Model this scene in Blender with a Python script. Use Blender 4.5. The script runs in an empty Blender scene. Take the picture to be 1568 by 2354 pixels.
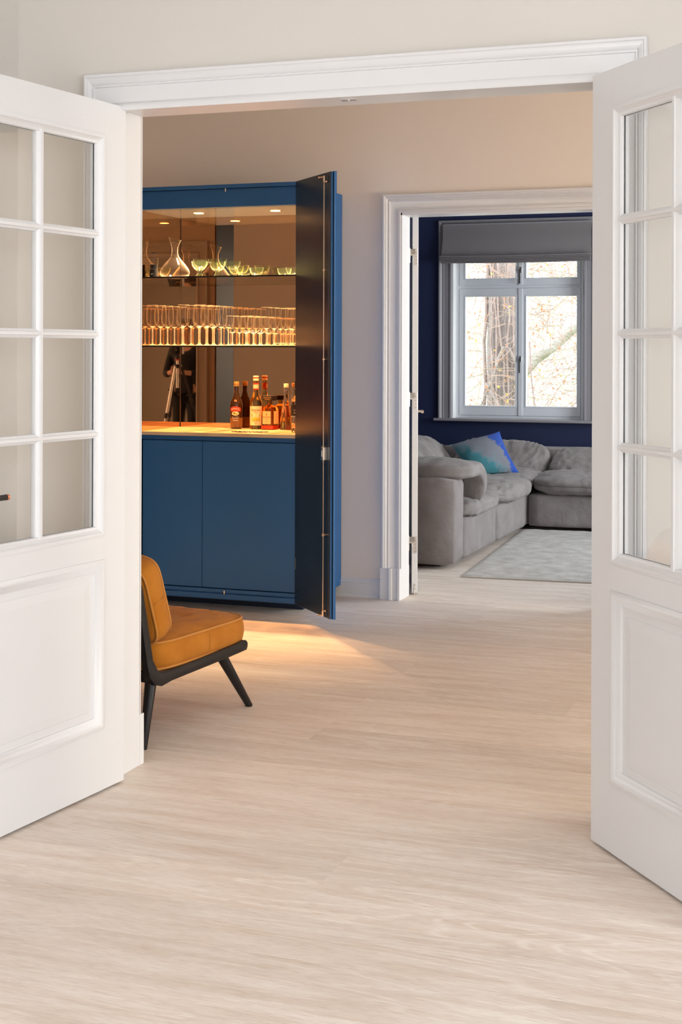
import bpy, bmesh, math, random
from mathutils import Vector, Matrix, noise
PI = math.pi
sc = bpy.context.scene
COL = sc.collection
# ------------------------------------------------------------------ camera
cam_d = bpy.data.cameras.new('camera'); cam = bpy.data.objects.new('camera', cam_d); COL.objects.link(cam)
cam_d.sensor_fit = 'VERTICAL'; cam_d.sensor_height = 36.0
cam_d.lens = 3298.4*36/2354; cam_d.shift_y = -(1177-799.2)/2354
cam_d.clip_start = .05; cam_d.clip_end = 200
yaw, pitch, roll = .344584, .001626, .002912
fw = Vector((-math.sin(yaw)*math.cos(pitch), math.cos(yaw)*math.cos(pitch), math.sin(pitch)))
r0 = Vector((math.cos(yaw), math.sin(yaw), 0)); u0 = r0.cross(fw)
rr = math.cos(roll)*r0+math.sin(roll)*u0; uu = -math.sin(roll)*r0+math.cos(roll)*u0
cam.matrix_world = Matrix(((rr.x, uu.x, -fw.x, 0), (rr.y, uu.y, -fw.y, 0), (rr.z, uu.z, -fw.z, 1.4), (0, 0, 0, 1)))
sc.camera = cam
# ------------------------------------------------------------------ world, lights, exposure
w = bpy.data.worlds.new('overcast_sky'); sc.world = w; w.use_nodes = True
w.node_tree.nodes['Background'].inputs[0].default_value = (.97, .985, 1, 1)
w.node_tree.nodes['Background'].inputs[1].default_value = 3.4
sc.view_settings.view_transform = 'Standard'; sc.view_settings.look = 'None'
sc.view_settings.gamma = 1; sc.view_settings.use_curve_mapping = False
sc.view_settings.exposure = 0.0
sc.cycles.use_denoising = True
sc.cycles.max_bounces = 14; sc.cycles.transmission_bounces = 12; sc.cycles.transparent_max_bounces = 24
sc.cycles.glossy_bounces = 8; sc.cycles.diffuse_bounces = 5
sc.cycles.sample_clamp_indirect = 6; sc.cycles.blur_glossy = .5

def area(name, loc, rot, sx, sy, power, col):
    l = bpy.data.lights.new(name, 'AREA'); l.shape = 'RECTANGLE'; l.size = sx; l.size_y = sy; l.energy = power; l.color = col
    o = bpy.data.objects.new(name, l); COL.objects.link(o); o.location = loc; o.rotation_euler = rot
    return o
DAY = (.90, .95, 1.0)
# daylight entering through the windows of the three rooms (all outside the window openings)
area('window_daylight_near', (2.22, .9, 1.55), (0, math.radians(46), 0), 2.2, 3.2, 155, (.92, .955, 1.0))
area('window_daylight_rear', (-.9, -3.05, 1.5), (math.radians(86), 0, 0), 2.6, 2.2, 200, (.97, .97, 1.0))
area('window_fill_middle', (5.26, 5.5, .95), (0, PI/2, 0), 1.3, 1.9, 240, (1, .93, .82))  # added fill from an unseen window, set low to favour walls over floor
area('window_daylight_far', (1.46, 9.9, 1.5), (0, PI/2, 0), 2.0, 2.2, 215, DAY)

# ------------------------------------------------------------------ materials
def mat(name, col, rough=.5, metal=0., spec=.5, bump=None, sheen=0, coat=0, var=None, trans=0, ior=1.45, emis=None):
    m = bpy.data.materials.new(name); m.use_nodes = True
    nt = m.node_tree; b = nt.nodes['Principled BSDF']
    b.inputs['Base Color'].default_value = (*col, 1); b.inputs['Roughness'].default_value = rough
    b.inputs['Metallic'].default_value = metal; b.inputs['Specular IOR Level'].default_value = spec
    b.inputs['Sheen Weight'].default_value = sheen; b.inputs['Coat Weight'].default_value = coat
    b.inputs['Transmission Weight'].default_value = trans; b.inputs['IOR'].default_value = ior
    if emis:
        b.inputs['Emission Color'].default_value = (*emis[0], 1); b.inputs['Emission Strength'].default_value = emis[1]
    if bump or var:
        tc = nt.nodes.new('ShaderNodeTexCoord'); mp = nt.nodes.new('ShaderNodeMapping'); nt.links.new(tc.outputs['Object'], mp.inputs[0])
    if bump:                       # (scale xyz, strength, distance)
        mp.inputs['Scale'].default_value = bump[0]
        n = nt.nodes.new('ShaderNodeTexNoise'); n.inputs['Scale'].default_value = 1; n.inputs['Detail'].default_value = 5
        bp = nt.nodes.new('ShaderNodeBump'); bp.inputs['Strength'].default_value = bump[1]; bp.inputs['Distance'].default_value = bump[2]
        nt.links.new(mp.outputs[0], n.inputs['Vector']); nt.links.new(n.outputs['Fac'], bp.inputs['Height']); nt.links.new(bp.outputs[0], b.inputs['Normal'])
    if var:                        # (scale, colour2, low, high)
        n2 = nt.nodes.new('ShaderNodeTexNoise'); n2.inputs['Scale'].default_value = var[0]; n2.inputs['Detail'].default_value = 6
        nt.links.new(tc.outputs['Object'], n2.inputs['Vector'])
        r = nt.nodes.new('ShaderNodeValToRGB'); r.color_ramp.elements[0].position = var[2]; r.color_ramp.elements[1].position = var[3]
        r.color_ramp.elements[0].color = (*col, 1); r.color_ramp.elements[1].color = (*var[1], 1)
        nt.links.new(n2.outputs['Fac'], r.inputs[0]); nt.links.new(r.outputs[0], b.inputs['Base Color'])
    return m
def thin_glass(name, tint, gloss=1.0, ior=1.45):
    m = bpy.data.materials.new(name); m.use_nodes = True; nt = m.node_tree; nt.nodes.clear()
    o = nt.nodes.new('ShaderNodeOutputMaterial'); mx = nt.nodes.new('ShaderNodeMixShader'); t = nt.nodes.new('ShaderNodeBsdfTransparent')
    g = nt.nodes.new('ShaderNodeBsdfGlossy'); lw = nt.nodes.new('ShaderNodeLayerWeight'); lw.inputs[0].default_value = .5
    pw = nt.nodes.new('ShaderNodeMath'); pw.operation = 'POWER'; pw.inputs[1].default_value = 4; nt.links.new(lw.outputs['Facing'], pw.inputs[0])
    f = nt.nodes.new('ShaderNodeMath'); f.operation = 'MULTIPLY_ADD'; f.inputs[1].default_value = .9; f.inputs[2].default_value = .045; nt.links.new(pw.outputs[0], f.inputs[0])
    t.inputs[0].default_value = (*tint, 1); g.inputs['Roughness'].default_value = .0; g.inputs[0].default_value = (gloss, gloss, gloss, 1)
    nt.links.new(f.outputs[0], mx.inputs[0]); nt.links.new(t.outputs[0], mx.inputs[1]); nt.links.new(g.outputs[0], mx.inputs[2]); nt.links.new(mx.outputs[0], o.inputs[0])
    return m
def sparkle(name, tint, base, edge, glow, gl):
    """thin blown glass: clear face on, brighter towards its edges, pale diffuse mixed in to paint caught light"""
    m = bpy.data.materials.new(name); m.use_nodes = True; nt = m.node_tree; nt.nodes.clear(); N = nt.nodes.new; L = nt.links.new
    o = N('ShaderNodeOutputMaterial'); mx = N('ShaderNodeMixShader'); t = N('ShaderNodeBsdfTransparent'); t.inputs[0].default_value = (*tint, 1)
    g = N('ShaderNodeBsdfGlossy'); g.inputs['Roughness'].default_value = .08; tl = N('ShaderNodeBsdfTranslucent'); tl.inputs[0].default_value = (*glow, 1)
    df = N('ShaderNodeBsdfDiffuse'); df.inputs[0].default_value = (*glow, 1); m2 = N('ShaderNodeMixShader'); m2.inputs[0].default_value = .5; L(tl.outputs[0], m2.inputs[1]); L(df.outputs[0], m2.inputs[2])
    m3 = N('ShaderNodeMixShader'); m3.inputs[0].default_value = gl; L(g.outputs[0], m3.inputs[1]); L(m2.outputs[0], m3.inputs[2])
    lw = N('ShaderNodeLayerWeight'); lw.inputs[0].default_value = .5; pw = N('ShaderNodeMath'); pw.operation = 'POWER'; pw.inputs[1].default_value = 4.6; L(lw.outputs['Facing'], pw.inputs[0])
    f = N('ShaderNodeMath'); f.operation = 'MULTIPLY_ADD'; f.inputs[1].default_value = edge; f.inputs[2].default_value = base; f.use_clamp = True; L(pw.outputs[0], f.inputs[0])
    L(f.outputs[0], mx.inputs[0]); L(t.outputs[0], mx.inputs[1]); L(m3.outputs[0], mx.inputs[2]); L(mx.outputs[0], o.inputs[0])
    return m
def oak():
    m = bpy.data.materials.new('whitewashed_oak'); m.use_nodes = True; nt = m.node_tree; b = nt.nodes['Principled BSDF']; N = nt.nodes.new; L = nt.links.new
    tc = N('ShaderNodeTexCoord'); oi = N('ShaderNodeObjectInfo')
    mul = N('ShaderNodeVectorMath'); mul.operation = 'SCALE'; mul.inputs[0].default_value = (37, 91, 13); L(oi.outputs['Random'], mul.inputs['Scale'])
    add = N('ShaderNodeVectorMath'); L(tc.outputs['Object'], add.inputs[0]); L(mul.outputs[0], add.inputs[1])
    def nz(sx, sy, det, dist=0):
        mp = N('ShaderNodeMapping'); mp.inputs['Scale'].default_value = (sx, sy, 1); L(add.outputs[0], mp.inputs[0])
        n = N('ShaderNodeTexNoise'); n.inputs['Scale'].default_value = 1; n.inputs['Detail'].default_value = det; n.inputs['Distortion'].default_value = dist
        L(mp.outputs[0], n.inputs['Vector']); return n.outputs['Fac']
    fine = nz(26, 300, 3); mid = nz(2.6, 20, 7, .25); big = nz(.75, 5.0, 2, .5)
    m1 = N('ShaderNodeMath'); m1.operation = 'MULTIPLY'; m1.inputs[1].default_value = 75; L(big, m1.inputs[0])
    m1b = N('ShaderNodeMath'); m1b.operation = 'MULTIPLY_ADD'; m1b.inputs[1].default_value = 4; L(mid, m1b.inputs[0]); L(m1.outputs[0], m1b.inputs[2])
    sn = N('ShaderNodeMath'); sn.operation = 'SINE'; L(m1b.outputs[0], sn.inputs[0])
    r0_ = N('ShaderNodeMapRange'); r0_.inputs[1].default_value = .35; r0_.inputs[2].default_value = 1; L(sn.outputs[0], r0_.inputs[0])
    # fade the cathedral rings in patches
    patch = nz(.5, 2.2, 2); pr = N('ShaderNodeMapRange'); pr.inputs[1].default_value = .36; pr.inputs[2].default_value = .60; L(patch, pr.inputs[0])
    rm = N('ShaderNodeMath'); rm.operation = 'MULTIPLY'; L(r0_.outputs[0], rm.inputs[0]); L(pr.outputs[0], rm.inputs[1])
    brk = N('ShaderNodeMapRange'); brk.inputs[1].default_value = .30; brk.inputs[2].default_value = .58; L(fine, brk.inputs[0])
    rm2 = N('ShaderNodeMath'); rm2.operation = 'MULTIPLY'; L(rm.outputs[0], rm2.inputs[0]); L(brk.outputs[0], rm2.inputs[1])
    cr = N('ShaderNodeValToRGB'); e = cr.color_ramp.elements
    e[0].position = .28; e[0].color = (.67, .56, .475, 1); e[1].position = .72; e[1].color = (.80, .725, .665, 1); L(mid, cr.inputs[0])
    c2 = N('ShaderNodeMixRGB'); c2.blend_type = 'MULTIPLY'; c2.inputs[0].default_value = 1
    fr = N('ShaderNodeValToRGB'); fr.color_ramp.elements[0].position = .33; fr.color_ramp.elements[0].color = (.88, .86, .84, 1); fr.color_ramp.elements[1].position = .55; fr.color_ramp.elements[1].color = (1, 1, 1, 1)
    L(fine, fr.inputs[0]); L(cr.outputs[0], c2.inputs[1]); L(fr.outputs[0], c2.inputs[2])
    c3 = N('ShaderNodeMixRGB'); c3.inputs[2].default_value = (.86, .80, .73, 1); sc3 = N('ShaderNodeMath'); sc3.operation = 'MULTIPLY'; sc3.inputs[1].default_value = .62
    L(rm2.outputs[0], sc3.inputs[0]); L(sc3.outputs[0], c3.inputs[0]); L(c2.outputs[0], c3.inputs[1])
    hv = N('ShaderNodeHueSaturation'); vr = N('ShaderNodeMapRange'); vr.inputs[3].default_value = .93; vr.inputs[4].default_value = 1.06
    L(oi.outputs['Random'], vr.inputs[0]); L(vr.outputs[0], hv.inputs['Value']); L(c3.outputs[0], hv.inputs['Color']); L(hv.outputs[0], b.inputs['Base Color'])
    rr_ = N('ShaderNodeMapRange'); rr_.inputs[3].default_value = .50; rr_.inputs[4].default_value = .62; b.inputs['Specular IOR Level'].default_value = .35; L(mid, rr_.inputs[0]); L(rr_.outputs[0], b.inputs['Roughness'])
    bp = N('ShaderNodeBump'); bp.inputs['Strength'].default_value = .25; bp.inputs['Distance'].default_value = .001; L(fine, bp.inputs['Height']); L(bp.outputs[0], b.inputs['Normal'])
    return m
def throw_fabric():
    m = bpy.data.materials.new('watercolour_print'); m.use_nodes = True; nt = m.node_tree; b = nt.nodes['Principled BSDF']; N = nt.nodes.new; L = nt.links.new
    uv = N('ShaderNodeTexCoord'); n = N('ShaderNodeTexNoise'); n.inputs['Scale'].default_value = 4.2; n.inputs['Detail'].default_value = 9; n.inputs['Roughness'].default_value = .6; L(uv.outputs['UV'], n.inputs['Vector'])
    sx = N('ShaderNodeSeparateXYZ'); L(uv.outputs['UV'], sx.inputs[0])
    def ma(x, k, y):
        q = N('ShaderNodeMath'); q.operation = 'MULTIPLY_ADD'; q.inputs[1].default_value = k; L(x, q.inputs[0])
        if isinstance(y, float): q.inputs[2].default_value = y
        else: L(y, q.inputs[2])
        return q.outputs[0]
    fld = ma(n.outputs['Fac'], .62, ma(sx.outputs['X'], .62, ma(sx.outputs['Y'], .50, -.31)))
    r = N('ShaderNodeValToRGB'); el = r.color_ramp.elements
    cols = [(0, (.03, .19, .25)), (.22, (.04, .22, .27)), (.30, (.06, .22, .25)), (.38, (.05, .24, .29)), (.47, (.20, .27, .31)), (.55, (.22, .23, .26)), (.76, (.22, .23, .27)), (.81, (.03, .09, .40)), (1.0, (.02, .06, .42))]
    el[0].position = 0; el[0].color = (*cols[0][1], 1); el[1].position = 1; el[1].color = (*cols[-1][1], 1)
    for p, c in cols[1:-1]:
        q = el.new(p); q.color = (*c, 1)
    L(fld, r.inputs[0])
    edge = ma(n.outputs['Fac'], .30, ma(sx.outputs['Y'], .12, sx.outputs['X']))
    mr = N('ShaderNodeMapRange'); mr.inputs[1].default_value = 1.04; mr.inputs[2].default_value = 1.07; L(edge, mr.inputs[0])
    mx = N('ShaderNodeMixRGB'); mx.inputs[2].default_value = (.022, .085, .42, 1); L(mr.outputs[0], mx.inputs[0]); L(r.outputs[0], mx.inputs[1]); L(mx.outputs[0], b.inputs['Base Color'])
    b.inputs['Roughness'].default_value = .85
    return m

M = dict(
    wall_cream=mat('cream_wall_paint', (.62, .59, .555), .7, bump=((300, 300, 300), .05, .0005)),
    wall_taupe=mat('taupe_wall_paint', (.80, .725, .655), .7, bump=((300, 300, 300), .05, .0005)),
    wall_navy=mat('navy_wall_paint', (.016, .024, .075), .6, bump=((300, 300, 300), .05, .0005)),
    ceil=mat('ceiling_paint', (.80, .78, .75), .8),
    white=mat('white_lacquer', (.69, .695, .71), .32, bump=((40, 40, 40), .02, .0004)),
    white_far=mat('white_window_paint', (.74, .76, .79), .35), reveal=mat('white_reveal_lit', (.90, .90, .90), .6),  # reveal white raised above the frame's to paint in the daylight it catches
    grey_trim=mat('grey_trim_paint', (.30, .285, .30), .4),
    oak=oak(),
    subfloor=mat('dark_joint', (.13, .09, .06), .9),
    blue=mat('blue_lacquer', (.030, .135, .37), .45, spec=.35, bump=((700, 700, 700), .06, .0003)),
    blue_shaded=mat('blue_lacquer_shaded', (.013, .028, .058), .26),  # cabinet blue darkened, painting in the shade on the open doors' insides
    mirror=mat('bronze_mirror', (.56, .385, .25), .012, 1.0),
    seam=mat('dark_seam', (.02, .015, .012), .6),
    niche_top=mat('pale_lacquer', (.42, .46, .50), .14, coat=.3),
    stone=mat('honey_stone', (.72, .56, .38), .3, var=(5, (.50, .34, .19), .45, .75)),
    steel=mat('brushed_steel', (.72, .70, .67), .28, 1.0),
    nickel=mat('warm_nickel', (.80, .68, .58), .25, 1.0),
    black=mat('black_metal', (.015, .014, .014), .35),
    copper=mat('copper_ring', (.75, .35, .25), .2, 1.0),
    ash=mat('black_stained_ash', (.012, .010, .0105), .42, spec=.3, bump=((30, 30, 400), .25, .0006)),
    velvet=mat('mustard_velvet', (.35, .118, .009), .85, spec=.15, sheen=.06, bump=((60, 60, 60), .3, .002), var=(9, (.42, .155, .018), .3, .7)),
    velvet_pipe=mat('mustard_piping', (.45, .175, .022), .8, sheen=.1),
    sofa=mat('grey_sofa_fabric', (.235, .208, .198), .9, spec=.2, sheen=.12, bump=((16, 16, 16), .8, .012), var=(7, (.30, .272, .264), .3, .7)),
    sofa_seam=mat('sofa_piping', (.13, .12, .12), .9),
    rug=mat('silver_rug_pile', (.365, .335, .295), .95, sheen=.5, bump=((60, 220, 200), .9, .01), var=(10, (.60, .565, .515), .35, .7)),
    rug_edge=mat('rug_binding', (.42, .38, .32), .9),
    blind=mat('taupe_blind_fabric', (.235, .215, .215), .85, bump=((500, 500, 500), .2, .0006)),
    throw=throw_fabric(),
    pane=thin_glass('door_glass', (.985, .99, .985)),
    shelf=thin_glass('smoked_shelf_glass', (.80, .74, .66)),
    shelf_edge=mat('shelf_edge', (.012, .008, .005), .6),
    crystal=sparkle('crystal', (.985, .98, .97), .010, .75, (1, .92, .80), .18),
    crystal_glow=sparkle('glow_painted_crystal', (.96, .93, .88), .30, .55, (1, .90, .74), .60),  # milky white mixed in paints the glow of stems, bowl bottoms and rims
    crystal_green=sparkle('green_glass', (.94, .985, .92), .016, .60, (.85, 1, .66), .16),
    clear=mat('clear_bottle_glass', (1, .96, .88), 0.02, trans=1, ior=1.3),
    syrup=mat('syrup_bottle_glass', (.98, .80, .42), 0.03, trans=1, ior=1.3),
    amber=mat('amber_liquor', (.85, .42, .10), 0.03, trans=1, ior=1.3),
    red_liquor=mat('red_liquor', (.45, .03, .01), .1, coat=.5),
    brown=mat('brown_bottle_glass', (.035, .016, .008), .08, coat=.6),
    brown_low=mat('brown_bottle_base', (.22, .11, .04), .15),
    label_cream=mat('cream_label_paper', (.85, .72, .48), .6), label_red=mat('red_label', (.45, .05, .03), .5),
    label_tan=mat('tan_label_paper', (.80, .52, .28), .6), label_dark=mat('dark_label', (.02, .015, .02), .5),
    ink=mat('dark_print', (.07, .035, .02), .7), ink_red=mat('red_print', (.50, .06, .03), .7), ink_gold=mat('gold_print', (.70, .42, .12), .5),
    ink_white=mat('white_print', (.85, .80, .72), .6), lemon=mat('lemon_print', (.80, .52, .03), .6), leaf_print=mat('leaf_print', (.22, .26, .04), .6),
    cap_gold=mat('gold_cap', (.75, .45, .15), .3, .6), cap_white=mat('white_cap', (.85, .72, .55), .4), cork=mat('cork_cap', (.75, .52, .28), .5),
    vanilla=mat('vanilla_pod', (.10, .03, .012), .6),
    lamp=mat('lamp_glow', (1, .7, .4), .5, emis=((1, .50, .18), 40)),
    skin=mat('skin', (.60, .34, .24), .55), cloth_black=mat('black_cloth', (.010, .010, .013), .85), hair=mat('grey_hair', (.12, .10, .09), .8),
    curtain=mat('brown_curtain', (.36, .20, .10), .85, bump=((300, 300, 60), .3, .001)),
    bark=mat('grey_bark', (.50, .43, .42), .9, bump=((30, 30, 4), 1.0, .12), var=(5, (.62, .56, .55), .3, .7)),
    bark_dark=mat('vine_bark', (.36, .28, .26), .9, var=(9, (.52, .44, .42), .3, .7)), pale_twig=mat('pale_twig', (.62, .60, .50), .9), moss=mat('mossy_bark', (.40, .40, .30), .9, bump=((20, 20, 20), 1, .06), var=(2.2, (.66, .64, .62), .42, .56)),
    twig=mat('twig_bark', (.50, .38, .33), .9), leaf_orange=mat('autumn_leaf', (.72, .28, .10), .7), leaf_yellow=mat('yellow_leaf', (.70, .55, .10), .7),
    grass=mat('grass', (.22, .28, .10), .9), brick_room=mat('plain_render', (.5, .45, .4), .9),
)

# ------------------------------------------------------------------ helpers
def obj(name, bm, m, parent=None, smooth=False, angle=None):
    me = bpy.data.meshes.new(name); bm.normal_update(); bm.to_mesh(me); bm.free()
    for q in (m if isinstance(m, (list, tuple)) else [m]): me.materials.append(q)
    if smooth: me.polygons.foreach_set('use_smooth', [True]*len(me.polygons))
    o = bpy.data.objects.new(name, me); COL.objects.link(o)
    if parent: o.parent = parent
    if smooth and angle:
        me.set_sharp_from_angle(angle=angle)
    return o
def bx(x0, x1, y0, y1, z0, z1, bev=0, bm=None, seg=1):
    b = bm or bmesh.new()
    r = bmesh.ops.create_cube(b, size=1)
    for v in r['verts']:
        v.co = Vector(((x0+x1)/2+v.co.x*(x1-x0), (y0+y1)/2+v.co.y*(y1-y0), (z0+z1)/2+v.co.z*(z1-z0)))
    if bev:
        es = list({e for v in r['verts'] for e in v.link_edges})
        bmesh.ops.bevel(b, geom=es, offset=bev, segments=seg, profile=.5, affect='EDGES')
    return b
def lathe(prof, seg=24, bm=None, at=(0, 0, 0), close=False):
    b = bm or bmesh.new(); rings = []
    for r, z in prof:
        if r < 1e-6: rings.append([b.verts.new((at[0], at[1], at[2]+z))])
        else: rings.append([b.verts.new((at[0]+r*math.cos(2*PI*i/seg), at[1]+r*math.sin(2*PI*i/seg), at[2]+z)) for i in range(seg)])
    for A, B in zip(rings, rings[1:]):
        for i in range(seg):
            j = (i+1) % seg
            if len(A) == 1 and len(B) == 1: continue
            if len(A) == 1: b.faces.new((A[0], B[j], B[i]))
            elif len(B) == 1: b.faces.new((A[i], A[j], B[0]))
            else: b.faces.new((A[i], A[j], B[j], B[i]))
    return b
def tube(pts, rad, seg=10, bm=None, caps=True):
    b = bm or bmesh.new(); pts = [Vector(p) for p in pts]; n = len(pts)
    rad = rad if isinstance(rad, (list, tuple)) else [rad]*n
    up = Vector((0, 0, 1)); prev = None; rings = []
    for i, p in enumerate(pts):
        d = (pts[min(i+1, n-1)]-pts[max(i-1, 0)]).normalized()
        if prev is None:
            a = d.cross(up)
            if a.length < .01: a = d.cross(Vector((1, 0, 0)))
        else: a = prev-d*prev.dot(d)
        a.normalize(); prev = a; c = d.cross(a)
        rings.append([b.verts.new(p+rad[i]*(math.cos(2*PI*k/seg)*a+math.sin(2*PI*k/seg)*c)) for k in range(seg)])
    for A, B in zip(rings, rings[1:]):
        for k in range(seg): b.faces.new((A[k], A[(k+1) % seg], B[(k+1) % seg], B[k]))
    if caps: b.faces.new(rings[0][::-1]); b.faces.new(rings[-1])
    return b
def sweep(pts, prof, bm=None, side=Vector((0, 1, 0))):
    """sweep a closed profile [(s, n)] along pts; s along `side`, n along the in-plane normal"""
    b = bm or bmesh.new(); pts = [Vector(p) for p in pts]; n = len(pts); rings = []
    for i, p in enumerate(pts):
        d = (pts[min(i+1, n-1)]-pts[max(i-1, 0)]).normalized(); nn = side.cross(d).normalized()
        rings.append([b.verts.new(p+side*s+nn*q) for s, q in prof])
    k = len(prof)
    for A, B in zip(rings, rings[1:]):
        for i in range(k): b.faces.new((A[i], A[(i+1) % k], B[(i+1) % k], B[i]))
    b.faces.new(rings[0][::-1]); b.faces.new(rings[-1])
    bmesh.ops.recalc_face_normals(b, faces=b.faces[:])
    return b
def ring(a0, a1, b0, b1, prof, P, bm=None):
    """mitred rectangular moulding; prof [(inset, height)]; P(a, b, h) -> world point"""
    b = bm or bmesh.new(); loops = []
    for i, h in prof:
        loops.append([b.verts.new(P(x, z, h)) for x, z in ((a0+i, b0+i), (a1-i, b0+i), (a1-i, b1-i), (a0+i, b1-i))])
    for A, B in zip(loops, loops[1:]):
        for k in range(4): b.faces.new((A[k], A[(k+1) % 4], B[(k+1) % 4], B[k]))
    return b
def casing(x0, x1, z0, z1, prof, y, sgn, top=1.0, bm=None):
    """door casing on three sides, prof [(inset, height)], proud of plane y towards sgn"""
    b = bm or bmesh.new(); ls = []
    for i, h in prof:
        t = i*top
        ls.append([b.verts.new((px, y+sgn*h, pz)) for px, pz in ((x0+i, z0), (x0+i, z1-t), (x1-i, z1-t), (x1-i, z0))])
    for A, B in zip(ls, ls[1:]):
        for k in range(3): b.faces.new((A[k], A[k+1], B[k+1], B[k]))
    b.faces.new([l[0] for l in ls]); b.faces.new([l[3] for l in ls][::-1])
    bmesh.ops.recalc_face_normals(b, faces=b.faces[:])
    return b
def struct(o, label=None):
    o['kind'] = 'structure'
    if label: o['label'] = label
    return o
def tag(o, label, cat, group=None):
    o['label'] = label; o['category'] = cat
    if group: o['group'] = group
    return o
def empty(name, loc=(0, 0, 0), rz=0):
    o = bpy.data.objects.new(name, None); COL.objects.link(o); o.location = loc; o.rotation_euler = (0, 0, rz); o.empty_display_size = .1
    return o
def thing(name, label, cat, loc=(0, 0, 0), rz=0, group=None):
    return tag(empty(name, loc, rz), label, cat, group)
def dup(root, loc, rz=0, label=None):
    r = root.copy(); COL.objects.link(r); r.location = loc; r.rotation_euler = (0, 0, rz)
    if label: r['label'] = label
    for ch in list(root.children):
        c = ch.copy(); COL.objects.link(c); c.parent = r
        for g in list(ch.children):
            d = g.copy(); COL.objects.link(d); d.parent = c
    return r
def wall_x(name, y0, y1, x0, x1, z1, ops, mf, mb, label=None):
    """wall running along X with openings (x0,x1,z0,z1); mf faces -Y, mb faces +Y"""
    b = bmesh.new(); x = x0
    for a, c, lo, hi in sorted(ops):
        bx(x, a, y0, y1, 0, z1, bm=b)
        if lo > 0: bx(a, c, y0, y1, 0, lo, bm=b)
        bx(a, c, y0, y1, hi, z1, bm=b); x = c
    bx(x, x1, y0, y1, 0, z1, bm=b)
    b.normal_update()
    for f in b.faces: f.material_index = 1 if f.normal.y > .5 else 0
    return struct(obj(name, b, [mf, mb]), label)
def wall_y(name, x0, x1, y0, y1, z1, ops, m, label=None):
    b = bmesh.new(); y = y0
    for a, c, lo, hi in sorted(ops):
        bx(x0, x1, y, a, 0, z1, bm=b)
        if lo > 0: bx(x0, x1, a, c, 0, lo, bm=b)
        bx(x0, x1, a, c, hi, z1, bm=b); y = c
    bx(x0, x1, y, y1, 0, z1, bm=b)
    return struct(obj(name, b, m), label)
def text_bm(s, size, bend=None, extr=.0002, arch=0):
    """letters as a mesh in x (along) / z (up), centred; bend = radius to wrap round a bottle facing -Y"""
    c = bpy.data.curves.new('t', 'FONT'); c.body = s; c.size = size; c.align_x = 'CENTER'; c.align_y = 'CENTER'; c.extrude = extr; c.resolution_u = 2
    o = bpy.data.objects.new('t', c); COL.objects.link(o); dg = bpy.context.evaluated_depsgraph_get()
    me = bpy.data.meshes.new_from_object(o.evaluated_get(dg)); b = bmesh.new(); b.from_mesh(me)
    bpy.data.objects.remove(o); bpy.data.curves.remove(c); bpy.data.meshes.remove(me)
    for v in b.verts:
        x, y, z = v.co; y -= arch*x*x
        if bend:
            a = x/bend; R = bend+.0006-z*-1; v.co = Vector((R*math.sin(a), -R*math.cos(a), y))
        else: v.co = Vector((x, -z, y))
    return b
def merge(bms):
    b = bmesh.new()
    for q in bms:
        me = bpy.data.meshes.new('tmp'); q.to_mesh(me); q.free(); b.from_mesh(me); bpy.data.meshes.remove(me)
    return b
def moved(bm, v):
    bmesh.ops.translate(bm, vec=Vector(v), verts=bm.verts[:]); return bm

H1, H2 = 4.12, 4.32        # near wall between first and middle room
G1, G2 = 7.70, 7.84        # wall between middle room and lounge
WY = 12.2                  # window wall of the lounge
CH = 3.05                  # ceiling height
XL1, XR, XR2 = -2.62, 1.9, 5.0
XL2, XL3, XR3 = -5.6, -3.78, 1.2
# ------------------------------------------------------------------ structure
fl = struct(obj('floor', bx(-5.7, 5.1, -2.9, 12.3, -.06, -.0155), M['subfloor']), 'wide-board whitewashed oak floor running through all three rooms')
PW = .24; rows = int((12.3+2.9)/PW)+1; random.seed(5)
pm = {}
def plank_mesh(L):
    L = round(L, 2)
    if L not in pm:
        b = bx(-L/2, L/2, -PW/2+.0004, PW/2-.0004, -.015, 0, bev=.0003)
        me = bpy.data.meshes.new('plank'); b.to_mesh(me); b.free(); me.materials.append(M['oak']); pm[L] = me
    return pm[L]
for r in range(rows):
    yc = 4.03+PW/2+(r-29)*PW
    if yc < -2.8 or yc > 12.2: continue
    lo = XL1-.1 if yc < 4.1 else (-5.65 if yc < 7.8 else XL3-.05); hi = 1.98 if yc < 4.1 or yc > 7.8 else 5.05
    x = lo; first = True
    while x < hi-.01:
        L = random.choice((3.6, 4.2, 4.8)) if not first else random.choice((1.4, 2.6, 3.8, 4.6))
        first = False
        e = x+L
        if hi-e < 1.2: e = hi
        o = bpy.data.objects.new('plank', plank_mesh(e-x-.0008)); COL.objects.link(o); o.location = ((x+e)/2, yc, 0); o.parent = fl
        x = e
struct(obj('ceiling', bx(-5.75, 5.2, -2.95, 12.4, CH, CH+.1), M['ceil']), 'plain white ceiling')
# walls
wall_x('wall_front', H1, H2, XL2-.05, XR2+.1, CH, [(-2.280, -.650, 0, 2.195)], M['wall_cream'], M['wall_taupe'], 'cream wall around the wide double-door opening')
wall_x('wall_middle', G1, G2, XL2-.05, XR2+.1, CH, [(-2.408, -1.2, 0, 2.17)], M['wall_taupe'], M['wall_navy'], 'taupe wall behind the blue bar cabinet')
wall_x('wall_back', WY, WY+.3, XL3-.1, XR3+.3, CH, [(-3.335, -2.19, .80, 2.46)], M['wall_navy'], M['brick_room'], 'dark navy wall around the lounge window')
wall_y('wall_left', XL1-.12, XL1, -2.9, H1, CH, [], M['wall_cream'], 'cream side wall left of the glazed door')
wall_y('wall_left', XL2-.12, XL2, H2, G1, CH, [], M['wall_taupe'], 'taupe left wall of the middle room')
wall_y('wall_left', XL3-.12, XL3, G2, WY, CH, [], M['wall_navy'], 'dark navy left wall of the lounge')
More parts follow.
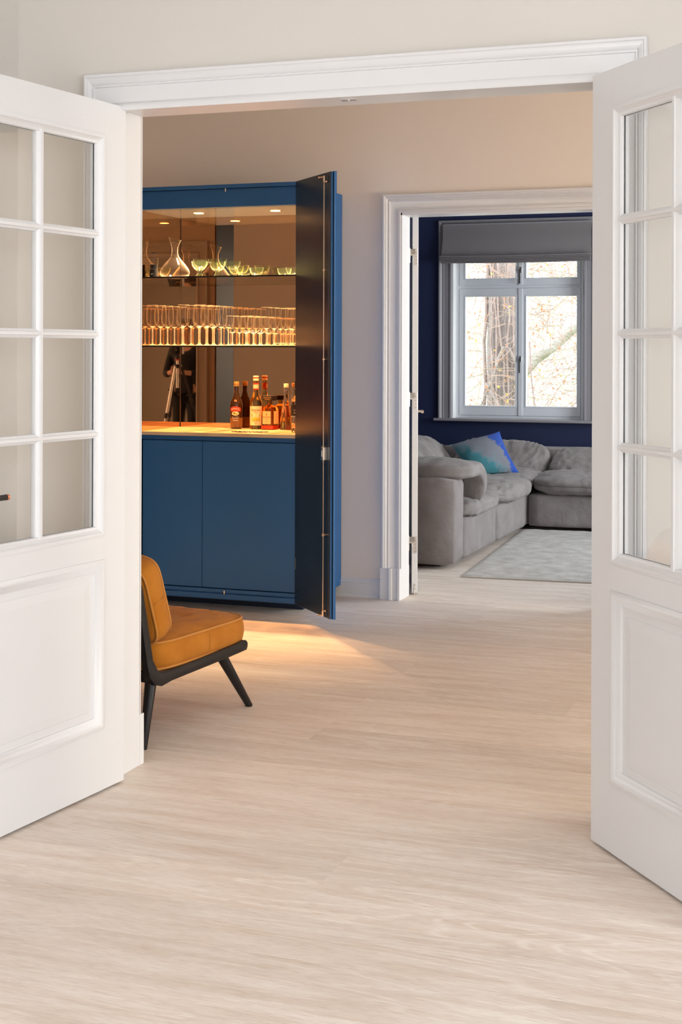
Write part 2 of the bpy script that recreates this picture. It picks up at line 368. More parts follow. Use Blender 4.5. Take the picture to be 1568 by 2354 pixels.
wall_y('wall_right', XR, XR+.2, -2.9, H1, CH, [(-.7, 2.5, .3, 2.6)], M['wall_cream'], 'cream right wall with tall windows')
wall_y('wall_right', XR2, XR2+.2, H2, G1, CH, [(4.5, 6.5, .25, 1.7)], M['wall_taupe'], 'taupe right wall of the middle room')
wall_y('wall_right', XR3, XR3+.2, G2, WY, CH, [(8.8, 11.0, .5, 2.5)], M['wall_navy'], 'dark navy right wall of the lounge')
wall_x('wall_rear', -2.9, -2.7, XL1-.12, XR+.1, CH, [(-2.2, .4, .3, 2.6)], M['wall_cream'], M['wall_cream'], 'cream rear wall behind the photographer')

# door casings ------------------------------------------------------
CP = [(0, 0), (0, .022), (.003, .026), (.009, .026), (.012, .022), (.016, .0225), (.028, .017), (.031, .012), (.033, .014), (.037, .014), (.039, .0085), (.083, .0085), (.086, .012), (.092, .0145), (.099, .0145), (.106, .010), (.106, 0)]
struct(obj('trim_1', casing(-2.360, -.556, 0, 2.290, [(i*.87, h) for i, h in CP], H1, -1, 1.30), M['white'], smooth=True, angle=.6), 'white moulded casing around the near double-door opening')
struct(obj('trim_2', casing(-2.374, -.556, .17, 2.292, CP, H2, 1, 1.02), M['white'], smooth=True, angle=.6), 'white casing on the far side of the near opening')
# jamb lining of the near opening with its door stop
jb = bmesh.new()
for s, xx in ((1, -2.280), (-1, -.650)):
    bx(min(xx, xx+s*.012), max(xx, xx+s*.012), H1+.048, H2+.002, 0, 2.195, bm=jb)
bx(-2.2802, -.6498, H1+.048, H2+.0018, 2.1832, 2.1952, bm=jb)
bx(-2.266, -.664, H1-.010, H1+.047, 2.170, 2.194, bm=jb); bx(-2.2795, -2.266, H1, H1+.0475, 0, 2.17, bm=jb); bx(-.664, -.6505, H1, H1+.0475, 0, 2.17, bm=jb)
struct(obj('trim_3', jb, M['white']), 'white jamb lining of the near opening')
pl = bmesh.new()
for x0, x1 in ((-2.378, -2.2660), (-.664, -.55)): bx(x0, x1, H2+.001, H2+.030, 0, .17, bev=.001, bm=pl)
struct(obj('trim_4', pl, M['white']), 'white plinth blocks at the foot of the near casing')
# small steel striker plate in the head of the casing
o = obj('striker_plate', merge([bx(-1.492, -1.442, H1+.0205, H1+.047, 2.1665, 2.1705, bev=.0008), lathe([(0, 0), (.004, 0), (.004, .001), (0, .001)], 10, at=(-1.468, H1+.033, 2.1655))]), M['steel']); tag(o, 'small steel striker plate in the head of the near door opening', 'hardware')
# casing of the far opening
CP2 = [(0, 0), (0, .028), (.003, .032), (.012, .032), (.016, .028), (.020, .029), (.026, .022), (.030, .018), (.033, .021), (.038, .021), (.040, .012), (.044, .010), (.078, .010), (.081, .014), (.085, .0125), (.088, .017), (.094, .019), (.101, .019), (.1035, .016), (.1035, 0)]
struct(obj('trim_5', casing(-2.508, -1.0965, .17, 2.2755, CP2, G1, -1), M['white'], smooth=True, angle=.5), 'white moulded casing around the opening into the lounge')
struct(obj('trim_6', casing(-2.511, -1.0965, 0, 2.2755, CP2, G2, 1), M['white'], smooth=True, angle=.5), 'white casing on the lounge side')
j2 = bmesh.new()
bx(-2.4085, -2.396, G1-.016, G2-.02, .17, 2.17, bm=j2); bx(-1.212, -1.199, G1-.016, G2-.02, .17, 2.17, bm=j2); bx(-2.408, -1.2, G1-.016, G2-.001, 2.157, 2.1715, bm=j2)
bx(-2.408, -2.403, G2-.02, G2+.015, 0, 2.17, bm=j2)
struct(obj('trim_7', j2, M['white']), 'white jamb lining of the far opening')
# plinth block: three bevelled facets
def plinth(x0, x1, sx):
    b = bmesh.new(); w_ = x1-x0
    pr = [(0, 0), (0, .034), (.048, .036), (.054, .046), (.068, .046), (.073, .036), (.100, .036), (.106, .046), (.118, .046), (.118, -.14), (.1035, -.14)]
    lo = [b.verts.new((x0+a if sx > 0 else x1-a, G1-h, 0)) for a, h in pr]; hi = [b.verts.new((v.co.x, v.co.y, .176)) for v in lo]
    for i in range(len(pr)): b.faces.new((lo[i], lo[(i+1) % len(pr)], hi[(i+1) % len(pr)], hi[i]))
    b.faces.new(lo); b.faces.new(hi); bmesh.ops.recalc_face_normals(b, faces=b.faces[:]); return b
struct(obj('trim_8', plinth(-2.515, -2.397, 1), M['white']), 'white fluted plinth block at the left foot of the far casing')
struct(obj('trim_9', plinth(-1.21, -1.092, -1), M['white']), 'white fluted plinth block at the right foot of the far casing')
# baseboards
BP = [(0, 0), (.016, 0), (.016, .010), (.012, .014), (.012, .080), (.014, .083), (.014, .088), (.008, .092), (.008, .098), (.005, .105), (0, .107)]
def baseboard(name, p0, p1, nrm, label=None):
    b = bmesh.new(); A = [b.verts.new(Vector((p0[0]+nrm[0]*a, p0[1]+nrm[1]*a, h))) for a, h in BP]; B = [b.verts.new(Vector((p1[0]+nrm[0]*a, p1[1]+nrm[1]*a, h))) for a, h in BP]
    for i in range(len(BP)): b.faces.new((A[i], A[(i+1) % len(BP)], B[(i+1) % len(BP)], B[i]))
    b.faces.new(A); b.faces.new(B); bmesh.ops.recalc_face_normals(b, faces=b.faces[:])
    return struct(obj(name, b, M['white']), label)
baseboard('baseboard_middle', (XL2, G1), (-2.515, G1), (0, -1), 'white moulded baseboard between the bar cabinet and the far casing')
baseboard('baseboard_middle', (-1.09, G1), (XR2, G1), (0, -1))
baseboard('baseboard_left', (XL1, -2.7), (XL1, H1), (1, 0))
baseboard('baseboard_front', (XL1, H1), (-2.372, H1), (0, -1)); baseboard('baseboard_front', (-.556, H1), (XR, H1), (0, -1))
baseboard('baseboard_front', (XL2, H2), (-2.378, H2), (0, 1))
baseboard('baseboard_left', (XL2, H2), (XL2, G1), (1, 0)); baseboard('baseboard_rear', (XL1, -2.7), (XR, -2.7), (0, 1))
# rear and side windows (out of the picture, they let the daylight in)
def simple_window(name, along, c0, c1, z0, z1, pos, th, n, label, m):
    r = struct(empty(name), label)
    def B(a0, a1, lo, hi, bm, t=th):
        return bx(pos-t/2, pos+t/2, a0, a1, lo, hi, bev=.003, bm=bm) if along == 'y' else bx(a0, a1, pos-t/2, pos+t/2, lo, hi, bev=.003, bm=bm)
    f = bmesh.new(); B(c0, c0+.07, z0, z1, f); B(c1-.07, c1, z0, z1, f); B(c0+.071, c1-.071, z0, z0+.08, f); B(c0+.071, c1-.071, z1-.08, z1, f)
    obj('window_frame', f, m, r)
    for i in range(1, n):
        x = c0+(c1-c0)*i/n; obj('mullion', B(x-.04, x+.04, z0+.081, z1-.081, bmesh.new()), m, r)
    for i in range(n):
        x = c0+(c1-c0)*i/n; obj('pane', B(x+.041+(.03 if i == 0 else 0), c0+(c1-c0)*(i+1)/n-.041-(.03 if i == n-1 else 0), z0+.082, z1-.082, bmesh.new(), .006), M['pane'], r)
    return r
simple_window('window_2', 'y', -.7, 2.5, .3, 2.6, XR+.12, .06, 3, 'tall window in the right wall of the first room', M['white'])
simple_window('window_3', 'y', 4.5, 6.5, .25, 1.7, XR2+.12, .06, 2, 'unseen window added in the right wall of the middle room', M['white'])  # opening kept far right and low, shaped for the light on the walls
simple_window('window_4', 'y', 8.8, 11.0, .5, 2.5, XR3+.12, .06, 2, 'window in the right wall of the lounge', M['white'])
simple_window('window_5', 'x', -2.2, .4, .3, 2.6, -2.8, .06, 2, 'window in the rear wall', M['white'])

# ------------------------------------------------------------------ French doors (glazed leaves)
def french_leaf(name, A, D, N, label, handle):
    D = Vector((*D, 0)).normalized(); N = Vector((*N, 0)).normalized(); T = .045; Wd = .846
    o = Vector((*A, 0))-N*T/2
    root = struct(empty(name, o, math.atan2(D.y, D.x)), label)
    z0, z1 = .008, 2.183; st = .117; mz0, mz1 = .733, .813; bz = .204; tz = 2.076; h = T/2
    f = bmesh.new()
    bx(0, st, -h, h, z0, z1, bm=f, bev=.0015); bx(Wd-st, Wd, -h, h, z0, z1, bm=f, bev=.0015)
    bx(st-.001, Wd-st+.001, -h+.0002, h-.0002, tz, z1-.0003, bm=f); bx(st-.001, Wd-st+.001, -h+.0002, h-.0002, mz0, mz1, bm=f); bx(st-.001, Wd-st+.001, -h+.0002, h-.0002, z0+.0003, bz, bm=f)
    obj('stiles_and_rails', f, M['white'], root)
    GP = [(-.004, h-.0005), (-.004, h+.003), (.002, h+.004), (.008, h+.0025), (.010, h-.001), (.019, h-.006), (.021, h-.008), (.026, h-.009), (.028, h-.012), (.028, .0025)]
    PPr = [(-.004, h-.0005), (-.004, h+.004), (.003, h+.006), (.012, h+.005), (.018, h-.001), (.026, h-.003), (.031, h-.008), (.035, h-.009), (.037, h-.014)]
    for s in (1, -1):
        P = lambda a, c, q, s=s: Vector((a, s*q, c))
        obj('glazing_moulding', ring(st, Wd-st, mz1, tz, GP, P), M['white'], root, smooth=True, angle=.7)
        obj('panel_moulding', ring(st, Wd-st, bz, mz0, PPr, P), M['white'], root, smooth=True, angle=.7)
    # raised lower panel
    p = bx(st+.03, Wd-st-.03, -.006, .006, bz+.03, mz0-.03)
    for s in (1, -1):
        P = lambda a, c, q, s=s: Vector((a, s*q, c))
        q = [(0, .0085), (.022, .0085), (.024, .0105), (.05, .0125)]
        ring(st+.037, Wd-st-.037, bz+.037, mz0-.037, q, P, p); i = .05
        vs = [p.verts.new(P(x, z, .0125)) for x, z in ((st+.037+i, bz+.037+i), (Wd-st-.037-i, bz+.037+i), (Wd-st-.037-i, mz0-.037-i), (st+.037+i, mz0-.037-i))]
        p.faces.new(vs)
    obj('lower_panel', p, M['white'], root)
    # glazing bars
    bp = [(-.0155, .0025), (-.0155, .0075), (-.011, .0105), (-.007, .013), (-.0055, .0175), (.0055, .0175), (.007, .013), (.011, .0105), (.0155, .0075), (.0155, .0025)]
    pr = bp+[(a, -c) for a, c in bp[::-1]]
    xs = [(.145, .408), (.438, .701)]; zs = [(1.777, 2.047), (1.461, 1.749), (1.148, 1.433), (.842, 1.119)]
    obj('glazing_bar', sweep([(.423, 0, .833), (.423, 0, 2.056)], [(a, b_) for a, b_ in pr], side=Vector((1, 0, 0))), M['white'], root)
    for zb in (1.763, 1.447, 1.1335):
        for (a, c) in xs:
            o_ = obj('glazing_bar', sweep([(a-.009 if a > .3 else a-.006, 0, zb), (c+.009 if c < .5 else c+.006, 0, zb)], [(a_*.86, b_) for a_, b_ in pr], side=Vector((0, 0, 1))), M['white'], root)
    for (a, c) in xs:
        for (lo, hi) in zs: obj('pane', bx(a-.003, c+.003, -.002, .002, lo-.003, hi+.003), M['pane'], root)
    if handle:
        s = handle
        obj('rosette', tube([(.79, s*h, .983), (.79, s*(h+.008), .983)], .024, 24), M['black'], root, smooth=True, angle=.6)
        hd = obj('door_handle', tube([(.79, s*(h+.006), .983), (.79, s*(h+.042), .983), (.785, s*(h+.048), .983), (.652, s*(h+.05), .983)], [.010, .009, .0085, .0082], 16), M['black'], root, smooth=True, angle=.6)
        cr = obj('end_ring', tube([(.652, s*(h+.05), .983), (.649, s*(h+.05), .983), (.643, s*(h+.05), .983)], [.0088, .0092, .0088], 16), M['copper'], hd, smooth=True, angle=.6); cr['label'] = 'copper end ring'
    for z in (.25, 1.1, 1.93): obj('hinge', tube([(-.006, -h if handle == 1 else h, z-.04), (-.006, -h if handle == 1 else h, z+.04)], .006, 10), M['white'], root)
    return root
french_leaf('door_1', (-2.224, 4.132), (-.113, -.994), (.994, -.113), 'left white glazed door leaf, opened towards us, with black lever handle', 1)
french_leaf('door_2', (-.708, 4.089), (.615, -.789), (-.789, -.615), 'right white glazed door leaf, swung wide open', 0)

# ------------------------------------------------------------------ lounge door leaf
def lounge_door():
    a = math.radians(19); D = Vector((-math.sin(a), math.cos(a), 0))
    root = struct(empty('door_3', (-2.376, 7.878, 0), math.atan2(D.y, D.x)), 'white lounge door leaf standing open, seen edge on')
    # local +x runs away from the hinge, visible edge at x=0
    obj('door_leaf', bx(0, .80, -.017, .017, .010, 2.186, bev=.0015), M['white'], root)
    for s in (1, -1):
        P = lambda x, z, q, s=s: Vector((x, s*q, z))
        for lo, hi in ((.2, .9), (1.02, 2.06)):
            obj('panel_moulding', ring(.12, .68, lo, hi, [(0, .0165), (.004, .022), (.014, .022), (.03, .0168)], P), M['white'], root)
    # lever on the visible right-hand side
    obj('rosette', tube([(.72, -.017, 1.02), (.72, -.026, 1.02)], .022, 20), M['nickel'], root, smooth=True, angle=.6)
    obj('door_handle', tube([(.72, -.024, 1.02), (.72, -.064, 1.02), (.715, -.070, 1.02), (.62, -.070, 1.02)], [.009, .009, .011, .009], 14), M['nickel'], root, smooth=True, angle=.6)
    obj('floor_bolt', merge([bx(-.0035, .001, -.006, .006, .012, .06, bev=.001), tube([(-.002, 0, .004), (-.002, 0, .05)], .003, 8), tube([(-.006, -.004, .035), (-.006, .005, .035)], .003, 8)]), M['steel'], root)
    for z0 in (1.886, 1.062, .238):
        h = obj('hinge', merge([bx(-.0022, .0002, -.013, .009, z0, z0+.058, bev=.0006), bx(-.0022, .0002, .0, .030, z0+.062, z0+.094, bev=.0006), bx(-.0022, .0002, -.013, .030, z0+.056, z0+.094, bev=.0006), tube([(-.004, .034, z0+.015), (-.004, .034, z0+.056)], .0042, 12), tube([(-.004, .034, z0+.058), (-.004, .034, z0+.098), (-.004, .034, z0+.102)], [.0042, .0042, .002], 12)]), M['steel'], root)
        for q in (.010, .030, .050, .072):
            obj('screw', tube([(-.0022, -.004, z0+q), (-.0030, -.004, z0+q)], .0030, 8), M['grey_trim'], h)
lounge_door()

# ------------------------------------------------------------------ lounge window
def lounge_window():
    root = struct(empty('window_1'), 'white casement window of the lounge with two lower and two upper sashes')
    y = WY+.10; X0, X1, Z0, Z1 = -3.335, -2.19, .80, 2.46; XM = -2.7505
    f = bmesh.new()
    bx(X0, X0+.035, y, y+.09, Z0, Z1, bm=f, bev=.002); bx(X1-.035, X1, y, y+.09, Z0, Z1, bm=f, bev=.002)
    bx(X0+.034, X1-.034, y, y+.09, Z0, Z0+.03, bm=f, bev=.002); bx(X0+.034, X1-.034, y, y+.09, Z1-.04, Z1, bm=f, bev=.002)
    bx(X0+.034, X1-.034, y+.005, y+.088, 1.940, 1.971, bm=f, bev=.002)
    obj('window_frame', f, M['white_far'], root)
    for lo, hi in ((.832, 1.942), (1.970, 2.418)):
        obj('mullion', bx(XM-.018, XM+.018, y-.018, y+.03, lo, hi, bev=.003), M['white_far'], root)
        for a, c, ga, gc in ((X0+.037, XM-.0185, -3.242, -2.798), (XM+.0185, X1-.037, -2.697, -2.26)):
            s = bmesh.new(); gl, gh = (.915, 1.872) if lo < 1 else (2.033, 2.36)
            P = lambda x, z, q: Vector((x, y-q, z))
            # sash ring with unequal stile widths
            bx(a, ga, y-.008, y+.045, lo, hi, bm=s, bev=.002); bx(gc, c, y-.008, y+.045, lo, hi, bm=s, bev=.002)
            bx(ga-.001, gc+.001, y-.0078, y+.045, lo, gl, bm=s); bx(ga-.001, gc+.001, y-.0078, y+.045, gh, hi, bm=s)
            ring(ga-.012, gc+.012, gl-.012, gh+.012, [(0, .0078), (.0015, .0125), (.008, .0125), (.012, .004), (.0125, -.02)], P, s)
            so = obj('sash', s, M['white_far'], root)
            obj('pane', bx(ga-.002, gc+.002, y+.018, y+.024, gl-.002, gh+.002), M['pane'], so)
    for z in (1.30, 2.075):
        h = obj('window_handle', bx(XM-.012, XM+.016, y-.030, y-.018, z, z+.05, bev=.002), M['steel'], root)
        obj('lever', merge([tube([(XM+.004, y-.03, z+.02), (XM+.004, y-.052, z+.02)], .006, 10), bx(XM-.006, XM+.006, y-.060, y-.048, z-.095, z+.03, bev=.003)]), M['black'], h)
    # plastered reveal, inner sill
    rv = bmesh.new()
    obj('reveal', merge([bx(X0-.002, X0+.004, WY-.001, y, Z0, Z1), bx(X1-.004, X1+.002, WY-.001, y, Z0, Z1), bx(X0, X1, WY-.001, y, Z1-.004, Z1+.002)]), M['reveal'], root); rv.free()
    b = bx(-3.492, -2.035, WY-.075, WY+.10, .782, .806, bev=.006, seg=3)
    obj('window_sill', b, M['grey_trim'], root)
    WP = [(0, 0), (0, .026), (.004, .030), (.014, .030), (.018, .024), (.030, .016), (.034, .012), (.038, .016), (.046, .016), (.050, .010), (.096, .010), (.100, .016), (.112, .016), (.116, .010), (.126, 0)]
    c = casing(-3.461, -2.064, .806, 2.54, [(i*.99 if i < .1 else i, h) for i, h in WP], WY, -1)
    obj('window_casing', c, M['grey_trim'], root, smooth=True, angle=.5)
lounge_window()
def blind():
    root = thing('roman_blind', 'taupe fabric roman blind pulled up at the top of the lounge window', 'blind')
    x0, x1 = -3.42, -2.105; y = WY-.045
    obj('head_rail', bx(x0+.004, x1-.004, y-.002, y+.012, 2.492, 2.506, bev=.002), M['grey_trim'], root)
    b = bmesh.new(); nx, nz = 24, 14; g = {}
    for k in range(2):
        for i in range(nx+1):
            for j in range(nz+1):
                u, v = i/nx, j/nz; z = 2.492-v*.285
                bow = -.020*math.sin(PI*v)**2-.03*v*v+.0012*math.sin(u*40+v*4)*v
                zz = z-.006*math.sin(PI*u)*v
                pinch = .010*math.sin(PI*min(1, v*1.2))*(2*u-1)*-1
                g[k, i, j] = b.verts.new((x0+(x1-x0)*u+pinch, y+bow+k*.003, zz))
    for i in range(nx):
        for j in range(nz):
            b.faces.new((g[0, i, j], g[0, i, j+1], g[0, i+1, j+1], g[0, i+1, j])); b.faces.new((g[1, i, j], g[1, i+1, j], g[1, i+1, j+1], g[1, i, j+1]))
    for i in range(nx):
        b.faces.new((g[0, i, nz], g[1, i, nz], g[1, i+1, nz], g[0, i+1, nz]))
    obj('fabric_panel', b, M['blind'], root, smooth=True)
    for k in range(5):
        z = 2.218-k*.0128; d = .052-.004*k
        pts = [(x0+(x1-x0)*i/20+(.004 if k else -.004)*(1-2*i/20), y-d+.002*math.sin(i*.7+k), z-.006*math.sin(PI*i/20)) for i in range(21)]
        obj('fold', sweep(pts, [(-.0055, -.034 if k else -.03), (-.0062, .004), (-.003, .009), (.003, .009), (.0055, .004), (.005, -.03)], side=Vector((0, 0, 1))), M['blind'], root, smooth=True, angle=.9)
blind()

# ------------------------------------------------------------------ bar cabinet
def bar_cabinet():
    root = thing('bar_cabinet', 'tall blue lacquered bar cabinet with bronze-mirrored lit niche and open outer doors', 'cabinet', (-3.32, 7.36, 0))
    O = Vector((-3.32, 7.36, 0))
    def L(bm): bmesh.ops.translate(bm, vec=-O, verts=bm.verts[:]); return bm
    X0, X1, F, B = -3.87, -2.757, 7.022, 7.695
    def add(name, bm, m, par=root, **k): return obj(name, L(bm), m, par, **k)
    add('side_panel', bx(X1-.0105, X1, F, B, .062, 2.284, bev=.001), M['blue'])
    add('side_panel', bx(X0, X0+.018, F, B, .062, 2.284, bev=.001), M['blue'])
    add('divider_panel', bx(X0+.0185, -3.692, F+.001, B-.02, .124, 2.16), M['blue'])
    add('back_panel', bx(X0+.018, X1-.0105, 7.520, 7.694, .08, 2.20), M['seam'])
    tp = bx(X0+.0185, X1-.011, F+.002, B, 2.166, 2.262, bev=.001); bx(X0+.0185, X1-.011, F-.014, B, 2.264, 2.284, bev=.001, bm=tp)
    add('top_panel', tp, M['blue'])
    add('niche_ceiling', bx(-3.690, -2.7685, F+.0025, 7.518, 2.160, 2.1655), M['niche_top'])
    add('bottom_panel', bx(X0+.0185, X1-.011, F+.001, B, .062, .098), M['blue'])
    br = bx(X0+.019, X1-.0115, F-.006, F+.02, .0985, .1175, bev=.001); bx(X0+.002, X1-.002, F-.016, F-.0005, .068, .094, bev=.001, bm=br)
    add('bottom_rail', br, M['blue'])
    add('toe_kick', bx(X0+.04, -2.801, 7.210, 7.66, 0, .0615), M['blue_shaded'])
    add('apron', bx(-3.691, -2.7685, F+.012, F+.03, .909, .9335), M['blue'])
    add('worktop', bx(-3.690, -2.7685, F-.004, 7.516, .934, .953, bev=.001), M['stone'])
    add('cupboard_fill', bx(-3.690, -2.7685, F+.04, 7.516, .11, .90), M['seam'])  # solid dark block filling the cupboard behind its doors
    for a, c in ((-3.671, -3.3145), (-3.3115, -2.7690)):
        add('cabinet_door', bx(a, c, F+.001, F+.020, .122, .906, bev=.0012), M['blue'])
    # bronze mirrors
    add('back_mirror', bx(-3.684, -2.7695, 7.512, 7.517, .9535, 2.1598), M['mirror'])
    add('side_mirror', bx(-3.690, -3.685, F+.003, 7.5165, .9535, 2.1598), M['mirror'])
    add('side_mirror', bx(-2.7690, -2.7680, F+.003, 7.5165, .9535, 2.1598), M['mirror'])
    add('mirror_edge', merge([bx(-3.6885, -3.6815, F+.0015, F+.0105, .9535, 2.1598), bx(-3.6852, -3.6822, 7.5085, 7.5125, .9535, 2.1598)]), M['seam'])
    # glass shelves
    for z in (1.414, 1.789):
        s = add('glass_shelf', bx(-3.681, -2.7715, F+.006, 7.509, z, z+.008), M['shelf'])
        add('front_edge', bx(-3.681, -2.7715, F+.0035, F+.0058, z, z+.008), M['shelf_edge'], s)
    # latch pins that take the rod of the outer door
    for z0, z1 in ((2.244, 2.2625), (.0950, .112)):
        add('latch_pin', tube([(-3.175, F-.012, z0), (-3.175, F-.012, z1)], .0035, 10), M['nickel'], smooth=True, angle=.6)
    add('door_hinge', bx(X1-.004, X1+.004, F-.028, F+.002, .25, .31), M['steel'])
    # two recessed lamps
    for x in (-3.452, -2.990):
        la = add('recessed_lamp', ring(0, 1, 0, 1, [(0, 0)], lambda a, c, h: Vector((x, 7.262, 2.1585))) if 0 else lathe([(.0285, 0), (.036, 0), (.038, .0012), (.0285, .0014)], 28, at=(x, 7.262, 2.1580)), M['nickel'], smooth=True, angle=.6)
        add('lamp_lens', lathe([(0, 0), (.028, 0), (.028, .0012)], 28, at=(x, 7.262, 2.1588)), M['lamp'], la)
    # outer doors
    def leaf(hx, hy, D, N, rod):
        D = Vector((*D, 0)).normalized(); N = Vector((*N, 0)).normalized()
        def T(bm):
            m = Matrix(((D.x, N.x, 0, hx), (D.y, N.y, 0, hy), (0, 0, 1, 0), (0, 0, 0, 1)))
            bmesh.ops.transform(bm, matrix=m, verts=bm.verts[:]); bmesh.ops.recalc_face_normals(bm, faces=bm.faces[:]); return bm
        z0, z1 = .068, 2.284
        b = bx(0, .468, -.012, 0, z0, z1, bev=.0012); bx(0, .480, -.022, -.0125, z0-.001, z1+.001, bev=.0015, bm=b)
        lf = add('outer_door', T(b), M['blue_shaded'])
        add('door_face', T(bx(.0005, .483, -.026, -.0225, z0-.001, z1+.001, bev=.001)), M['blue'], lf)
        add('door_edge', T(merge([bx(.4685, .4710, -.012, -.001, z0+.001, z1-.001, bev=.001), bx(.4805, .483, -.0220, -.012, z0, z1, bev=.001)])), M['blue'], lf)
        if rod:
            x = .417
            r = add('latch_rod', T(tube([(x, .014, .10), (x, .014, 2.262)], .0032, 10)), M['nickel'], lf, smooth=True, angle=.6)
            for z in (1.797, 1.354, .480): add('rod_bracket', T(merge([tube([(x, -.001, z), (x, .014, z)], .003, 8), tube([(x-.004, .014, z-.004), (x+.0, .014, z+.004)], .006, 10), tube([(x-.006, .016, z), (x+.012, .016, z)], .0035, 8)])), M['nickel'], lf, smooth=True, angle=.6)
            for z, s in ((2.238, 1), (.102, -1)): add('latch_hook', T(merge([tube([(x-.006, .014, z), (x+.012, .001, z)], .004, 8), tube([(x, .014, z), (x, .014, z+s*.028)], .006, 12), tube([(x, .014, z+s*.022), (x-.022, .030, z+s*.022)], .0028, 8), tube([(x-.022, .030, z+s*.022), (x-.026, .033, z+s*.022)], .005, 10)])), M['nickel'], lf, smooth=True, angle=.6)
            add('lock_case', T(merge([bx(x-.012, x+.014, -.001, .024, .852, .918, bev=.002), bx(x+.001, x+.004, .0242, .026, .87, .90), lathe([(0, 0), (.005, 0), (.006, .006), (0, .008)], 12, at=(x, .014, .9175)), lathe([(0, 0), (.006, -.002), (.005, -.008), (0, -.008)], 12, at=(x, .014, .8525))])), M['steel'], lf)
        return lf
    leaf(-2.767, 7.001, (.350, -.372), (-.7283, -.6853), True)
    leaf(-3.874, 7.004, (.20, -.98), (.98, .20), False)
    return root
bar_cabinet()
for x in (-3.452, -2.990):
    l = bpy.data.lights.new('niche_spot', 'SPOT'); l.energy = 480; l.color = (1, .62, .32); l.spot_size = 1.6; l.spot_blend = .9; l.shadow_soft_size = .018
    o = bpy.data.objects.new('niche_spot', l); COL.objects.link(o); o.location = (x, 7.262, 2.150)

# ------------------------------------------------------------------ things in the niche
TOP = .9532; SH1 = 1.4222; SH2 = 1.7972
def lathe_obj(name, prof, m, par, seg=28, at=(0, 0, 0)): return obj(name, lathe(prof, seg, at=at), m, par, smooth=True, angle=.7)
def goblet(name, bowl_r, rim_r, H, stem, base_r, m):
    """closed thin-walled stemware, bowl from stem height to H"""
    t = .0012; bh = H-stem
    out = [(0, 0), (base_r, 0), (base_r, .0012), (base_r*.5, .003), (.0045, .010), (.0033, .022), (.003, stem*.6), (.0042, stem-.006)]
    prof = [(0.10, .004), (.42, .06), (.76, .15), (.94, .26), (1, .37), (.985, .55), (None, .985), (None, 1.0)]
    o2 = [(bowl_r*a if a else rim_r, stem+bh*b) for a, b in prof]
    inner = [(rim_r-t, H), (bowl_r*.97-t, stem+bh*.72), (bowl_r-t, stem+bh*.52), (bowl_r*.9-t, stem+bh*.38), (bowl_r*.68-t, stem+bh*.22+.001), (bowl_r*.33, stem+bh*.10+.002), (0, stem+.006)]
    o2[-2] = (rim_r+.0008, H-.0016)
    return lathe(out+o2+[(rim_r-.0012, H)], 24)
def glass_thing(name, bm, m, label, loc, group):
    o = obj(name, bm, [m, M['crystal_glow']], smooth=True, angle=1.0); o.location = loc; tag(o, label, 'glass', group)
    if name == 'wine_glass':
        zt = {.222: .104, .160: .071, .205: .091}[round(max(v.co.z for v in o.data.vertices), 3)]
        for p in o.data.polygons: p.material_index = 1 if p.center.z < zt or p.center.z > max(v.co.z for v in o.data.vertices)-.0012 else 0  # lower parts and rim take the glass with painted glow
    elif name == 'tumbler':
        for p in o.data.polygons: p.material_index = 1 if p.center.z < .015 else 0
    return o
random.seed(11)
ORD = ['front one', 'second from front', 'middle one', 'fourth from front']
tall = glass_thing('wine_glass', goblet('g', .034, .029, .222, .098, .030, None), M['crystal'], 'x', (-3.640, 7.066, SH1), 'tall wine glasses on the lower shelf')
def row(proto, x, y0, dy, n, what, where, first, group):
    for k in range(n):
        o = proto if first and k == 0 else proto.copy()
        if not (first and k == 0): COL.objects.link(o)
        o.location = (x+random.uniform(-.003, .003), y0+dy*k+random.uniform(-.002, .002), SH1); o['group'] = group
        o['label'] = '%s, %s in %s' % (what, ORD[k] if k < n-1 else 'rearmost one', where)
GT = 'tall wine glasses on the lower shelf'
row(tall, -3.640, 7.072, .092, 5, 'tall clear wine glass', 'the row along the left mirror', True, GT)
row(tall, -3.445, 7.066, .092, 5, 'tall clear wine glass', 'the second row from the left mirror', False, GT)
row(tall, -3.355, 7.085, .092, 5, 'tall clear wine glass', 'the row just left of the short glasses', False, GT)
short = glass_thing('wine_glass', goblet('g', .036, .031, .160, .066, .030, None), M['crystal'], 'x', (-3.152, 7.07, SH1), '')
GS = 'short wine glasses on the lower shelf'
row(short, -3.158, 7.068, .092, 5, 'short-stemmed clear wine glass', 'the left row of short glasses', True, GS)
row(short, -3.070, 7.072, .092, 5, 'short-stemmed clear wine glass', 'the right row of short glasses', False, GS)
flute = glass_thing('wine_glass', goblet('g', .031, .028, .205, .085, .028, None), M['crystal'], 'x', (-2.96, 7.07, SH1), '')
GF = 'slim wine glasses at the right of the lower shelf'
row(flute, -2.955, 7.066, .092, 5, 'slim tall wine glass', 'the row right of the short glasses', True, GF)
row(flute, -2.880, 7.226, .092, 3, 'slim tall wine glass', 'the row behind the left tumblers', False, GF)
row(flute, -2.812, 7.230, .092, 3, 'slim tall wine glass', 'the row behind the right tumblers', False, GF)
tum = lathe([(0, 0), (.026, 0), (.0285, .004), (.031, .05), (.032, .086), (.0305, .086), (.0295, .05), (.026, .014), (0, .012)], 24)
tb = glass_thing('tumbler', tum, M['crystal'], 'x', (0, 0, 0), 'whisky tumblers on the lower shelf')
for k, (x, y, lab) in enumerate(((-2.890, 7.064, 'left tumbler of the front pair'), (-2.820, 7.066, 'right tumbler of the front pair, by the open cabinet door'), (-2.892, 7.138, 'left tumbler of the rear pair'), (-2.822, 7.140, 'right tumbler of the rear pair'))):
    o = tb if k == 0 else tb.copy()
    if k: COL.objects.link(o)
    o.location = (x, y, SH1); o['label'] = 'low clear glass tumbler, '+lab
